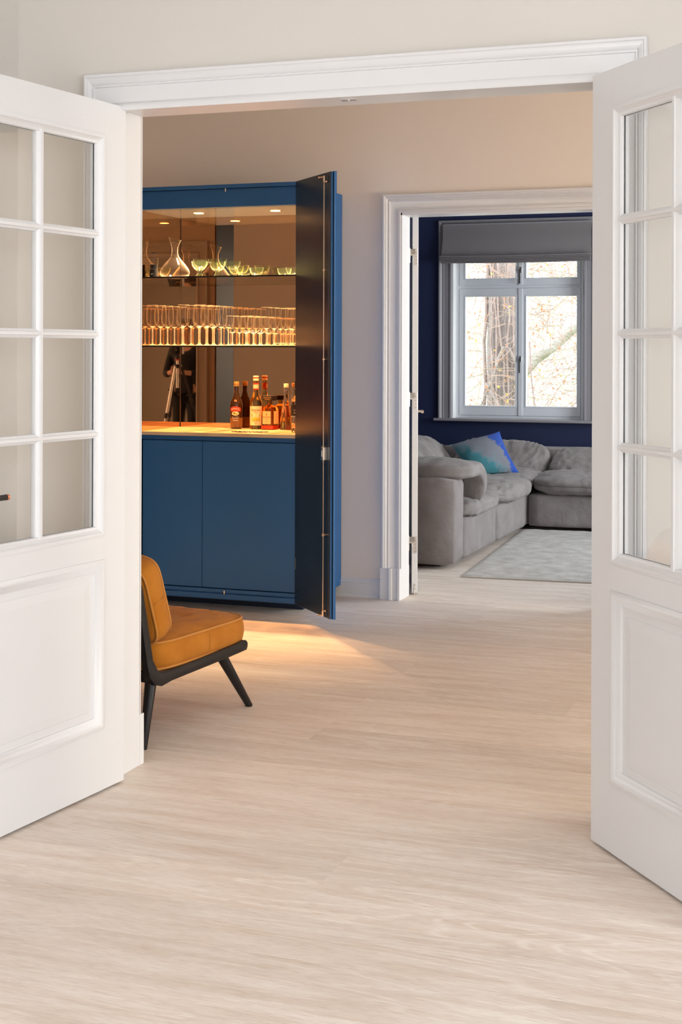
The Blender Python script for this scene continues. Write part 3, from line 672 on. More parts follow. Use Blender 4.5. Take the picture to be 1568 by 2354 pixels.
# decanter with slanted rim
def decanter():
    r = thing('wine_decanter', 'clear glass wine decanter with wide base and slanted rim on the upper shelf', 'decanter', (-3.588, 7.24, SH2))
    P = [(0, 0), (.055, 0), (.066, .003), (.080, .018), (.0845, .034), (.078, .052), (.058, .080), (.036, .104), (.022, .124), (.0175, .142), (.0175, .170), (.024, .192), (.036, .222)]
    b = lathe(P+[(a-.0016, z) for a, z in P[::-1][:-3]]+[(.05, .006), (0, .005)], 36)
    for v in b.verts:
        if v.co.z > .165:
            k = (v.co.z-.165)/.057; v.co.z -= k*v.co.x*.30
    return obj('glass_body', b, M['crystal'], r, smooth=True, angle=1.2)
decanter()
def aerator():
    r = thing('wine_aerator', 'small wine aerator with clear top and black foot left of the decanter', 'aerator', (-3.640, 7.10, SH2))
    r.location.x = -3.646
    lathe_obj('foot', [(0, 0), (.024, 0), (.0245, .03), (.020, .045), (.0215, .062), (.0215, .07), (0, .07)], M['black'], r)
    lathe_obj('clear_top', [(0, .0703), (.0215, .0703), (.0235, .09), (.0225, .12), (.015, .132), (.012, .130), (.014, .10), (.008, .085), (0, .083)], M['crystal'], r)
    lathe_obj('rim_cap', [(.0125, .1325), (.0155, .1325), (.0155, .136), (.0125, .136), (.0125, .1325)], M['black'], r)
    obj('mark', merge([tube([(-.006, -.0243, .022), (0, -.0248, .014), (.006, -.0243, .022)], .0010, 6)]), M['ink_white'], r)
    for k, xx in enumerate((-.009, -.003, .003, .009)): obj('air_hole', tube([(xx, -.0195, .046), (xx, -.0225, .046)], .0018, 8), M['steel'], r)
aerator()
cp = glass_thing('dessert_coupe', lathe([(0, 0), (.027, 0), (.026, .003), (.015, .022), (.010, .036), (.012, .042), (.026, .050), (.038, .064), (.043, .080), (.0445, .094), (.043, .094), (.0415, .080), (.036, .066), (.024, .053), (0, .049)], 32), M['crystal_green'], 'x', (0, 0, 0), 'pale green glass coupes on the upper shelf')
for k, (x, y, lab) in enumerate(((-3.445, 7.26, 'leftmost, next to the decanter'), (-3.352, 7.085, 'near the shelf edge, second from the left'), (-3.375, 7.345, 'small in the back behind the two left ones'), (-3.248, 7.085, 'near the shelf edge, rightmost'), (-3.262, 7.30, 'at the back, rightmost, behind the front right one'))):
    o = cp if k == 0 else cp.copy()
    if k: COL.objects.link(o)
    o.location = (x, y, SH2); o['label'] = 'pale green glass coupe on conical foot, '+lab
bw = glass_thing('glass_bowl', lathe([(0, 0), (.017, 0), (.030, .012), (.037, .030), (.039, .045), (.0375, .045), (.0355, .031), (.028, .015), (0, .006)], 28), M['crystal_green'], 'x', (0, 0, 0), 'pale green glass bowls on the upper shelf')
for k, (x, y, lab) in enumerate(((-3.148, 7.20, 'leftmost, next to the coupes'), (-3.040, 7.12, 'nearest the shelf edge, in the middle'), (-2.935, 7.26, 'second from the right'), (-2.850, 7.17, 'rightmost, beside the open cabinet door'))):
    o = bw if k == 0 else bw.copy()
    if k: COL.objects.link(o)
    o.location = (x, y, SH2); o['label'] = 'small pale green glass bowl on the upper shelf, '+lab

def shell(R, z0, z1, a0, a1, n=16, t=.0005, arch=0):
    """paper label wrapped round a bottle; angles from the front (-Y)"""
    b = bmesh.new(); g = []
    for i in range(n+1):
        a = a0+(a1-a0)*i/n; q = arch*math.cos((i/n-.5)*PI)
        g.append([b.verts.new((r*math.sin(a), -r*math.cos(a), z+(q if top else 0))) for r in (R, R+t) for z, top in ((z0, arch < 0), (z1, True))])
    for A, B in zip(g, g[1:]):
        for k in ((0, 1), (1, 3), (3, 2), (2, 0)): b.faces.new((A[k[0]], A[k[1]], B[k[1]], B[k[0]]))
    bmesh.ops.recalc_face_normals(b, faces=b.faces[:]); return b
def disc_on(R, ax, z, rx, rz, n=14, t=.0009):
    b = bmesh.new(); c = [b.verts.new(((R+t)*math.sin(ax+rx/R*math.cos(2*PI*i/n)), -(R+t)*math.cos(ax+rx/R*math.cos(2*PI*i/n)), z+rz*math.sin(2*PI*i/n))) for i in range(n)]
    b.faces.new(c); return b
FA = .43       # bottles' front turned towards the room's doorway
# cream liqueur bottle
r = thing('liqueur_bottle', 'dark brown cream liqueur bottle with red arched label, leftmost on the bar top', 'bottle', (-3.303, 7.452, TOP), .24)
lathe_obj('bottle_body', [(0, 0), (.031, 0), (.033, .004), (.0345, .05), (.037, .12), (.0375, .135), (.033, .155), (.020, .182), (.0135, .205), (.0125, .240), (.0125, .246)], M['brown'], r)
lathe_obj('cream_fill', [(.0337, .008), (.0352, .05), (.0358, .062), (.0340, .008)], M['brown_low'], r)
lathe_obj('cap', [(.0125, .2465), (.0150, .2465), (.0155, .252), (.0150, .262), (.0135, .266), (0, .266)], M['cap_gold'], r)
obj('neck_ring', tube([(.0148*math.cos(a*PI/10), .0148*math.sin(a*PI/10), .242) for a in range(21)], .0018, 6), M['cap_gold'], r, smooth=True)
rl = obj('red_label', shell(.0372, .098, .118, -.85, .85, arch=.010), M['label_red'], r); rl['label'] = 'red arched label with pale lettering'
obj('label_text', moved(text_bm('BAILEYS', .0135, .0380, arch=12), (0, 0, .1145)), M['ink_white'], rl)
pl_ = obj('picture_label', merge([disc_on(.0374, 0, .087, .021, .0125)]), M['label_cream'], r)
obj('picture', merge([disc_on(.0380, -.16, .087, .007, .005), disc_on(.0380, .2, .084, .006, .003)]), M['leaf_print'], pl_)
obj('lower_text', merge([moved(text_bm('THE ORIGINAL', .0062, .0372), (0, 0, .066)), moved(text_bm('IRISH CREAM', .0062, .0370), (0, 0, .058)), shell(.0358, .046, .049, -.4, .4)]), M['ink_white'], r)
obj('seal', disc_on(.0325, 0, .158, .008, .008), M['cap_gold'], r)
# syrup bottle
r = thing('syrup_bottle', 'tall syrup bottle with cream lemon label and red and white neck band', 'bottle', (-3.182, 7.449, TOP), .40)
lathe_obj('bottle_body', [(0, 0), (.032, 0), (.0345, .004), (.0345, .132), (.0355, .136), (.0345, .142), (.0350, .150), (.030, .165), (.019, .190), (.0135, .212), (.0125, .262), (.0125, .272), (0, .272)], M['syrup'], r)
lathe_obj('cap', [(.0127, .2725), (.0160, .2725), (.0160, .298), (.0145, .300), (0, .300)], M['cap_white'], r)
lathe_obj('cap_band', [(.01605, .286), (.0163, .286), (.0163, .293), (.01605, .293)], M['label_red'], r)
nb = obj('neck_band', shell(.0150, .222, .260, -PI*.98, PI*.98, 32), M['label_cream'], r)
obj('red_stripe', merge([shell(.0156, .252, .260, -PI*.9, PI*.9, 24), shell(.0156, .222, .229, -PI*.9, PI*.9, 24), shell(.0156, .230, .252, 1.6, 3.0, 12)]), M['ink_red'], nb)
lb = obj('paper_label', shell(.0347, .022, .130, -1.25, 1.25, 20), M['label_cream'], r)
obj('label_text', moved(text_bm('MONIN', .0150, .0354), (0, 0, .107)), M['ink'], lb)
for t_, s_, z_ in (('CITRON', .005, .093), ('LEMON', .0046, .038), ('SYRUP', .0046, .031)): obj('small_text', moved(text_bm(t_, s_, .0352), (0, 0, z_)), M['ink'], lb)
obj('lemon', merge([disc_on(.0352, -.42, .054, .0085, .008), disc_on(.0353, -.08, .060, .009, .008), disc_on(.0352, .40, .058, .0085, .009)]), M['lemon'], lb)
obj('leaf', merge([disc_on(.0354, -.22, .050, .004, .003), disc_on(.0354, .16, .050, .006, .003), disc_on(.0354, .56, .052, .004, .004), disc_on(.0354, -.62, .078, .002, .010), disc_on(.0354, .62, .078, .002, .010)]), M['leaf_print'], lb)
# square amber liqueur bottle
r = thing('liqueur_bottle', 'square clear liqueur bottle with wide black cap and a little red liqueur', 'bottle', (-3.090, 7.435, TOP), -.12)
def sq(h, z, rr_=.010, n=4):
    pts = []
    for cx, cy, a0 in ((1, 1, 0), (-1, 1, 90), (-1, -1, 180), (1, -1, 270)):
        for k in range(n+1):
            a = math.radians(a0+90*k/n); pts.append((cx*(h-rr_)+rr_*math.cos(a), cy*(h-rr_)+rr_*math.sin(a), z))
    return pts
def loft(secs, bm=None, cap=True):
    b = bm or bmesh.new(); R_ = [[b.verts.new(p) for p in s] for s in secs]; n = len(secs[0])
    for A, B in zip(R_, R_[1:]):
        for i in range(n): b.faces.new((A[i], A[(i+1) % n], B[(i+1) % n], B[i]))
    if cap: b.faces.new(R_[0][::-1]); b.faces.new(R_[-1])
    return b
obj('bottle_body', loft([sq(.036, .0, .008), sq(.038, .004, .008), sq(.038, .112, .010), sq(.034, .126, .014), sq(.020, .135, .014), sq(.0125, .140, .0115), sq(.0125, .162, .0115)]), M['amber'], r, smooth=True, angle=.6)
obj('liqueur', loft([sq(.0383, .004, .008), sq(.0383, .024, .008)], cap=False), M['red_liquor'], r)
cp_ = obj('cap', bx(-.031, .031, -.031, .031, .1625, .190, bev=.002), M['label_dark'], r)
ct = merge([moved(text_bm('DISARONNO', .0085), (0, -.0315, .1785)), moved(text_bm('ORIGINALE', .0070), (0, -.0315, .1690))])
obj('cap_text', ct, M['ink_gold'], cp_)
for k, (ang) in enumerate((0, PI/2)):
    q = bx(-.026, .026, -.0392, -.0386, .032, .104); lbx = obj('paper_label', q, M['label_tan'], r)
    if k: lbx.rotation_euler = (0, 0, PI/2)
    if not k: obj('label_text', merge([moved(text_bm('DISARONNO', .0082), (0, -.0394, .071)), moved(text_bm('ORIGINALE', .0042), (0, -.0394, .060)), moved(text_bm('VELVET', .0042), (0, -.0394, .046)), moved(disc_on(.0390, 0, .087, .0035, .0045), (0, -.0002, 0))]), M['ink_red'], lbx)
# conical bottle with vanilla pods
r = thing('infusion_bottle', 'conical clear bottle with pale stopper and dark vanilla pods inside', 'bottle', (-3.000, 7.452, TOP))
lathe_obj('bottle_body', [(0, 0), (.032, 0), (.034, .004), (.0335, .055), (.028, .095), (.017, .155), (.0118, .190), (.0115, .218), (.017, .222), (.017, .228), (.0125, .231), (.0125, .236)], M['clear'], r)
lathe_obj('liquid', [(0, .004), (.031, .004), (.0315, .05), (.030, .070), (0, .070)], M['syrup'], r)
lathe_obj('stopper', [(.0126, .2365), (.0135, .2365), (.0135, .256), (.0125, .258), (0, .258)], M['cap_white'], r)
obj('vanilla_pod', tube([(.020, -.035, .02), (.006, -.030, .075), (-.004, -.0205, .135)], .0028, 8), M['vanilla'], r, smooth=True); obj('vanilla_pod', tube([(-.016, -.033, .02), (.0, -.033, .09), (.002, -.0205, .13)], .0024, 8), M['vanilla'], r, smooth=True)
# faceted vodka bottle half hidden by the door
r = thing('vodka_bottle', 'faceted clear spirits bottle with black label, rightmost on the bar top', 'bottle', (-2.845, 7.235, TOP), .22)
b = bmesh.new(); secs = []
for z, rad, tw in ((0, .033, 0), (.02, .036, .26), (.05, .034, 0), (.075, .0352, .0), (.128, .0352, 0), (.150, .037, .26), (.168, .034, 0), (.185, .028, .26), (.200, .015, 0), (.215, .0125, 0), (.238, .0125, 0)):
    secs.append([(rad*math.cos(2*PI*i/12+tw), rad*math.sin(2*PI*i/12+tw), z) for i in range(12)])
obj('bottle_body', loft(secs, b), M['clear'], r)
lathe_obj('black_cap', [(.0128, .2385), (.0165, .2385), (.0165, .275), (.015, .278), (0, .278)], M['black'], r)
lathe_obj('neck_sleeve', [(.0160, .204), (.0165, .204), (.0165, .232), (.0160, .232)], M['label_dark'], r)
lb = obj('black_label', shell(.0368, .092, .150, -1.3, 1.3, 20), M['label_dark'], r)
obj('silver_band', shell(.0368, .084, .0905, -1.3, 1.3, 20), M['steel'], r)
obj('label_text', merge([moved(text_bm('THREE', .0125, .0377), (0, 0, .120)), moved(text_bm('SIXTY', .0125, .0377), (0, 0, .106)), tube([(-.006, -.0375, .133), (.006, -.0375, .145)], .0008, 6), tube([(.006, -.0375, .133), (-.006, -.0375, .145)], .0008, 6)]), M['ink_white'], lb)
# napkin with a twisted rim of brown cord at the worktop's edge
r = thing('serving_mat', 'thin pale oval mat with a twisted brown cord on its front edge', 'mat', (-3.085, 7.165, TOP), .17)
b = loft([[(.098*math.cos(2*PI*i/28), .056*math.sin(2*PI*i/28), z) for i in range(28)] for z in (0, .003)]); obj('mat_sheet', b, M['ink_white'], r)
for ph in (0, PI):
    obj('cord', tube([(-.103+.206*i/60, -.052+.018*abs(i/30-1)**2+.004*math.sin(ph+i*.45)*(1-abs(i/30-1)), .0045+.0026*math.cos(ph+i*.45)*(1-abs(i/30-1)*.8)) for i in range(61)], .0017, 7), M['vanilla'], r, smooth=True)

# ------------------------------------------------------------------ cushions
def cushion_bm(sx, sy, sz, n=26, e=4.0, wr=.006, seed=0, crown=.15, stretch=(2.5, 9, 2.5), low=.012):
    b = bmesh.new(); bmesh.ops.create_cube(b, size=2); bmesh.ops.subdivide_edges(b, edges=b.edges[:], cuts=n, use_grid_fill=True)
    off = Vector((seed*3.7, seed*1.3, seed*2.1))
    for v in b.verts:
        x, y, z = v.co; l = (abs(x)**e+abs(y)**e+abs(z)**e)**(1/e); p = Vector((x, y, z))/l
        d = 1-crown*(abs(p.x)**2.2+abs(p.y)**2.2)*.5
        q = Vector((p.x*sx/2, p.y*sy/2, p.z*sz/2*d)); nrm = Vector((p.x/sx, p.y/sy, p.z/sz)).normalized()
        k = noise.noise(Vector((q.x*stretch[0], q.y*stretch[1], q.z*stretch[2]))*1.6+off)
        k2 = 1-abs(noise.noise(Vector((q.x*stretch[0]*2, q.y*stretch[1]*2, q.z*stretch[2]*2))*1.7+off*2))*2
        k3 = noise.noise(q*3.2+off)
        v.co = q+nrm*(k3*low+(k2-.5)*wr+k*wr*.8)
    return b
def seam_loop(sx, sy, z, e=4.0, rad=.004, n=72, off=0):
    pts = []
    for i in range(n+1):
        a = 2*PI*i/n; c, s = math.cos(a), math.sin(a); l = (abs(c)**e+abs(s)**e)**(1/e); pts.append((c/l*sx/2*(1+off), s/l*sy/2*(1+off), z))
    return tube(pts, rad, 6, caps=False)

# ------------------------------------------------------------------ lounge chair
def chair():
    C = Vector((-2.577, 4.872, 0)); F = Vector((.1, .66, 0)).normalized()
    root = thing('lounge_chair', 'low mustard velvet lounge chair with black wooden frame and splayed legs', 'chair', C, math.atan2(F.y, F.x))
    # local: x forward, y left (visible side is -y), z up
    W = .285
    # side rails: long rail that curls up into the back post
    path = [(.336, .252), (.322, .249), (.20, .243), (0, .236), (-.18, .230), (-.245, .230), (-.275, .238), (-.297, .262), (-.310, .30), (-.338, .42), (-.372, .56), (-.388, .62)]
    prof = [(-.015, -.010), (-.012, -.019), (.012, -.019), (.016, -.009), (.016, .009), (.010, .018), (-.010, .018), (-.015, .010)]
    for s in (-1, 1):
        b = bmesh.new(); n = len(path); rings = []
        for i, (x, z) in enumerate(path):
            a = path[max(i-1, 0)]; c = path[min(i+1, n-1)]; d = Vector((c[0]-a[0], 0, c[1]-a[1])).normalized(); nn = Vector((d.z, 0, -d.x))
            k = 1.0 if 0 < i < n-1 else .55
            k *= (1.35 if 5 <= i <= 7 else 1)
            rings.append([b.verts.new(Vector((x, s*W, z))+Vector((0, s*q, 0))*k+nn*h*k) for q, h in prof])
        for A, B in zip(rings, rings[1:]):
            for k in range(8): b.faces.new((A[k], A[(k+1) % 8], B[(k+1) % 8], B[k]))
        b.faces.new(rings[0]); b.faces.new(rings[-1]); bmesh.ops.recalc_face_normals(b, faces=b.faces[:]); bmesh.ops.subdivide_edges(b, edges=[e for e in b.edges if e.calc_length() > .08], cuts=2)
        obj('side_rail', b, M['ash'], root, smooth=True, angle=.9)
    obj('front_rail', bx(.286, .328, -W+.012, W-.012, .236, .262, bev=.006, seg=3), M['ash'], root)
    obj('rear_rail', bx(-.30, -.262, -W+.012, W-.012, .222, .250, bev=.006, seg=3), M['ash'], root)
    obj('top_rail', tube([(-.384, -W+.01, .60), (-.402, 0, .612), (-.384, W-.01, .60)], .017, 12), M['ash'], root, smooth=True, angle=.8)
    for i in range(7):
        x = -.21+i*.085; obj('seat_slat', bx(x-.02, x+.02, -W+.012, W-.012, .232+.00*i, .244, bev=.003), M['ash'], root)
    for i in range(4):
        y = -.18+i*.12; obj('spindle', tube([(-.283, y, .245), (-.318, y, .36), (-.392, y, .602)], .009, 10), M['ash'], root, smooth=True, angle=.8)
    # legs: front ones rake forward, rear ones rake back; round and tapered
    for s in (-1, 1):
        obj('leg', tube([(.188, s*.262, .238), (.198, s*.264, .222), (.363, s*.285, .002), (.3645, s*.2852, 0)], [.020, .0215, .0135, .0125], 20), M['ash'], root, smooth=True, angle=.7)
        obj('leg', tube([(-.268, s*.268, .232), (-.272, s*.270, .218), (-.338, s*.288, .002), (-.3385, s*.2882, 0)], [.020, .0215, .0125, .0115], 20), M['ash'], root, smooth=True, angle=.7)
    # seat cushion, box shape with piping
    def box_cushion(name, L_, Wd, T, Mx, crown, seed, flip=1):
        """L_ along u, Wd along y, thickness T; Mx maps (u, y, t) to chair space"""
        b = bmesh.new(); n = 34; m = 30; e = 7.0
        g = {}
        def pos(u, v, s):
            l = (abs(u)**e+abs(v)**e)**(1/e); mx = max(abs(u), abs(v)); k = mx/l if l > 0 else 1
            uu_, vv = u*k, v*k
            edge = 1-max(abs(u), abs(v))**6
            h = T/2+crown*edge*(1-.35*(u*u+v*v))
            wr = .008*(1-abs(noise.noise(Vector((u*2.1+seed, v*9, seed))))*2)*edge*(.4+max(abs(u), abs(v)))+.004*noise.noise(Vector((u*3, v*3, seed+5)))*edge
            return Mx(uu_*L_/2, vv*Wd/2, s*(h+wr))
        for s in (-1, 1):
            for i in range(n+1):
                for j in range(m+1): g[s, i, j] = b.verts.new(pos(-1+2*i/n, -1+2*j/m, s))
            for i in range(n):
                for j in range(m): b.faces.new((g[s, i, j], g[s, i+1, j], g[s, i+1, j+1], g[s, i, j+1]))
        rim = [(i, 0) for i in range(n)]+[(n, j) for j in range(m)]+[(n-i, m) for i in range(n)]+[(0, m-j) for j in range(m)]
        K = 5; cols = []
        for (i, j) in rim:
            A, B = g[-1, i, j], g[1, i, j]; u, v = -1+2*i/n, -1+2*j/m; c = [A]
            for k in range(1, K):
                t = k/K; p = A.co.lerp(B.co, t); ctr = Mx(0, 0, T*(t-.5)); d = (p-ctr).normalized(); c.append(b.verts.new(p+d*(.010*math.sin(PI*t)+.002*noise.noise(Vector((i*.3, j*.3, k+seed))))))
            c.append(B); cols.append(c)
        for a in range(len(rim)):
            A, B = cols[a], cols[(a+1) % len(rim)]
            for k in range(K): b.faces.new((A[k], B[k], B[k+1], A[k+1]))
        bmesh.ops.recalc_face_normals(b, faces=b.faces[:])
        o = obj(name, b, M['velvet'], root, smooth=True)
        for s in (-1, 1):
            pts = [Mx(0, 0, 0)*0+pos((-1+2*i/n), (-1+2*j/m), s) for i, j in rim]; pts.append(pts[0])
            obj('piping', tube(pts, .0048, 8, caps=False), M['velvet_pipe'], o, smooth=True)
        obj('cross_seam', tube([Mx(L_*.02, -Wd/2-.0085, -T*.40), Mx(L_*.02, -Wd/2-.0105, 0), Mx(L_*.02, -Wd/2-.0085, T*.40)], .0010, 6), M['velvet_pipe'], o)
        return o
    box_cushion('seat_cushion', .635, .560, .094, lambda u, y, t: Vector((.066+u, y, .302+t+.004*u)), .028, 3)
    ax = Vector((-.345, 0, .94)).normalized(); tx = Vector((ax.z, 0, -ax.x))      # leaning back
    c0 = Vector((-.245, 0, .502))
    box_cushion('back_cushion', .315, .565, .088, lambda u, y, t: c0+ax*u+tx*t+Vector((0, y, 0)), .030, 9)
    return root
chair()

# ------------------------------------------------------------------ sofa
def sofa():
    root = thing('sectional_sofa', 'grey fabric corner sofa with loose plump cushions under the lounge window', 'sofa', (-2.9, 10.4, 0))
    O = Vector((-2.9, 10.4, 0))
    def add(name, bm, m=M['sofa'], **k):
        return obj(name, moved(bm, -O), m, root, **k)
    def block(x0, x1, y0, y1, z0, z1, bev, seed, taper=0):
        b = bx(x0, x1, y0, y1, z0, z1); bmesh.ops.subdivide_edges(b, edges=b.edges[:], cuts=9, use_grid_fill=True)
        cx, cy, cz = (x0+x1)/2, (y0+y1)/2, (z0+z1)/2; hx, hy, hz = (x1-x0)/2, (y1-y0)/2, (z1-z0)/2
        for v in b.verts:
            q = v.co-Vector((cx, cy, cz)); r_ = bev
            c_ = Vector((max(-hx+r_, min(hx-r_, q.x)), max(-hy+r_, min(hy-r_, q.y)), max(-hz+r_, min(hz-r_, q.z)))); d = q-c_
            if d.length > 1e-6: q = c_+d.normalized()*min(d.length, r_)
            q += Vector((1, 1, 1))*.004*noise.noise(v.co*4+Vector((seed, 0, 0)))
            v.co = q+Vector((cx, cy, cz))
        return b
    XF, XB = -2.405, -3.42
    add('base', block(XB, XF, 9.085, 10.018, .028, .305, .035, 1), smooth=True)
    add('base', block(XB, XF, 10.026, 10.998, .028, .300, .035, 2), smooth=True)
    add('base', block(XB, XF-.005, 11.006, 12.06, .028, .285, .035, 3), smooth=True)
    add('base', block(XF+.002, -1.38, 11.015, 12.06, .026, .285, .03, 4), smooth=True)
    add('arm', block(XB-.02, XF+.006, 8.835, 9.10, .022, .585, .055, 5), smooth=True)
    # upholstered backs along the walls
    add('back', block(-3.62, XB+.06, 8.95, 12.08, .05, .60, .05, 6), smooth=True)
    add('back', block(-3.42, -1.38, 11.86, 12.10, .05, .588, .05, 7), smooth=True)
    for x, y in ((-2.56, 9.0), (-3.35, 9.0), (-2.56, 10.02), (-2.56, 11.16), (-1.50, 11.16), (-1.47, 11.95), (-3.35, 11.95)): add('foot', bx(x-.03, x+.03, y-.03, y+.03, 0, .05, bev=.004), M['black'])
    def cush(name, loc, rot, sx, sy, sz, seed, wr=.007, e=3.6, crown=.5, stretch=(2.5, 9, 2.5), n=34, low=.014, seam=True):
        T = Matrix.Translation(Vector(loc)) @ (Matrix.Rotation(rot[2], 4, 'Z') @ Matrix.Rotation(rot[1], 4, 'Y') @ Matrix.Rotation(rot[0], 4, 'X'))
        b = cushion_bm(sx, sy, sz, n=n, e=e, wr=wr, seed=seed, crown=crown, stretch=stretch, low=low); bmesh.ops.transform(b, matrix=T, verts=b.verts[:])
        o = add(name, b, smooth=True)
        if seam:
            s = seam_loop(sx, sy, 0, e=e, rad=.0035, off=.012); bmesh.ops.transform(s, matrix=T, verts=s.verts[:]); q = obj('piping', moved(s, -O), M['sofa_seam'], o, smooth=True)
        return o
    # seat cushions bulge over the base fronts
    cush('seat_cushion', (-2.86, 9.585, .362), (0, .03, 0), 1.02, .97, .190, 1, stretch=(6, 2.2, 2.5), wr=.009, e=4.5, crown=.55, seam=False)
    cush('seat_cushion', (-2.85, 10.515, .365), (0, .02, 0), 1.06, 1.02, .205, 2, stretch=(6, 2.2, 2.5), wr=.012, e=4.5, crown=.55, seam=False)
    cush('seat_cushion', (-2.87, 11.48, .365), (0, 0, 0), 1.0, .99, .20, 3, stretch=(5, 3, 2.5), wr=.010, e=4.5, crown=.5, seam=False)
    cush('seat_cushion', (-1.85, 11.45, .355), (.0, 0, 0), 1.10, 1.02, .205, 4, stretch=(3, 2.0, 2.5), wr=.008, e=4.5, crown=.45)
    # arm cushion lying over the arm, sloping to the inside
    b = bmesh.new(); bmesh.ops.create_cube(b, size=2); bmesh.ops.subdivide_edges(b, edges=b.edges[:], cuts=30, use_grid_fill=True)
    for v in b.verts:
        e = 5.0; x, y, z = v.co; l = (abs(x)**e+abs(y)**e+abs(z)**e)**(1/e); p = Vector((x, y, z))/l
        X = -2.86+p.x*.54; s = (p.y+1)/2*.72; t = .5+p.z*.5
        # centre line: runs over the arm top then down inside
        if s < .34: cy_, cz_, nn = 8.875+s, .612+.012*math.sin(s*9), Vector((0, 0, 1))
        else:
            a = min(1, (s-.34)/.20)*1.25; R_ = .15; q = max(0, s-.34-.20)
            cy_ = 9.215+R_*math.sin(a)+q*math.cos(1.25); cz_ = 0.612+.003-R_*(1-math.cos(a))-q*math.sin(1.25); nn = Vector((0, math.sin(a), math.cos(a)))
        th = .150*(1-.25*abs(p.x)**3)*(1-.20*abs(p.y)**4)
        pos = Vector((X, cy_, cz_))+nn*(p.z*th/2)
        k = noise.noise(Vector((X*2.5, s*4, p.z)) * 2.2); pos += nn*k*.010; pos += Vector((1, 0, 0))*(p.x > .9)*.004*k
        k2 = 1-abs(noise.noise(Vector((X*9, s*3, 4))))*2; pos += nn*(k2-.5)*.005
        v.co = pos
    ac = add('arm_cushion', b, smooth=True)
    # loose back cushions
    cush('back_cushion', (-3.08, 9.60, .500), (0, .62, .06), .46, .82, .22, 11, stretch=(3, 8, 3), wr=.011, e=2.8, crown=.5)
    cush('back_cushion', (-3.14, 10.70, .535), (0, .85, -.05), .48, .84, .22, 12, stretch=(3, 8, 3), wr=.011, e=2.8, crown=.5)
    cush('back_cushion', (-2.76, 11.60, .485), (.78, .05, -.04), .80, .42, .20, 13, stretch=(7, 3, 3), wr=.010, e=3.6, crown=.4)
    cush('back_cushion', (-1.86, 11.58, .478), (.38, .0, .0), .94, .50, .17, 14, stretch=(7, 3, 3), wr=.008, e=3.6, crown=.4)
    return root
sofa()
def throw_pillow():
    A, B_, C_, D_ = Vector((-2.645, 11.08, .762)), Vector((-2.435, 10.84, .462)), Vector((-2.79, 10.70, .440)), Vector((-2.985, 10.86, .662))
    ctr = (A+B_+C_+D_)/4; b = bmesh.new(); uvl = b.loops.layers.uv.new('UVMap'); n = 30; g = {}
    nr = (B_-D_).cross(A-C_).normalized(); nr = nr if nr.y < 0 else -nr; uvm = {}
    for s in (1, -1):
        for i in range(n+1):
            for j in range(n+1):
                u, v = i/n, j/n
                # corners stay, sides are drawn in
                uu_, vv = 2*u-1, 2*v-1; pin = .07; px = uu_*(1-pin*(1-vv*vv)*abs(uu_)); py = vv*(1-pin*(1-uu_*uu_)*abs(vv))
                a, c = (px+1)/2, (py+1)/2
                p = C_*(1-a)*(1-c)+B_*a*(1-c)+A*a*c+D_*(1-a)*c
                h = .085*((1-uu_**2)*(1-vv**2))**.55+.004*noise.noise(Vector((u*5, v*5, 3)))
                q = b.verts.new(p-ctr+nr*s*h); g[s, i, j] = q; uvm[q] = (u, v)
        for i in range(n):
            for j in range(n): b.faces.new((g[s, i, j], g[s, i+1, j], g[s, i+1, j+1], g[s, i, j+1]))
    bmesh.ops.remove_doubles(b, verts=b.verts[:], dist=1e-5); bmesh.ops.recalc_face_normals(b, faces=b.faces[:])
    bmesh.ops.recalc_face_normals(b, faces=b.faces[:])
    ax1 = (B_-C_+A-D_)/2; ax2 = (D_-C_+A-B_)/2
    for f in b.faces:
        for l in f.loops:
            q = l.vert.co; l[uvl].uv = (q.dot(ax1)/ax1.length_squared+.5, q.dot(ax2)/ax2.length_squared+.5)
    o = obj('throw_pillow', b, M['throw'], smooth=True); o.location = ctr
    tag(o, 'throw pillow printed in blue, grey and teal watercolour patches, leaning on the sofa', 'pillow')
throw_pillow()

# ------------------------------------------------------------------ rug
def rug():
    c = Vector((-2.287, 8.574, 0)); d1 = Vector((1, .062, 0)).normalized(); ang = math.atan2(d1.y, d1.x)
    root = thing('area_rug', 'silver grey short-pile rug in front of the sofa', 'rug', c, ang)
    b = bmesh.new(); nx, ny = 96, 120; W_, H_ = 2.5, 2.42; g = {}
    for i in range(nx+1):
        for j in range(ny+1):
            x, y = W_*i/nx, H_*j/ny; ed = min(1, min(x, W_-x, y, H_-y)/.02)
            g[i, j] = b.verts.new((x+.003*noise.noise(Vector((0, y*9, 1)))*(i == 0), y+.003*noise.noise(Vector((x*9, 0, 2)))*(j == 0), .007+ed*(.008+.004*noise.noise(Vector((x*14, y*45, 0))))))
    for i in range(nx):
        for j in range(ny): b.faces.new((g[i, j], g[i+1, j], g[i+1, j+1], g[i, j+1]))
    obj('pile', b, M['rug'], root, smooth=True)
    obj('rug_backing', bx(-.001, W_+.001, -.001, H_+.001, .0005, .0075), M['rug_edge'], root)
rug()

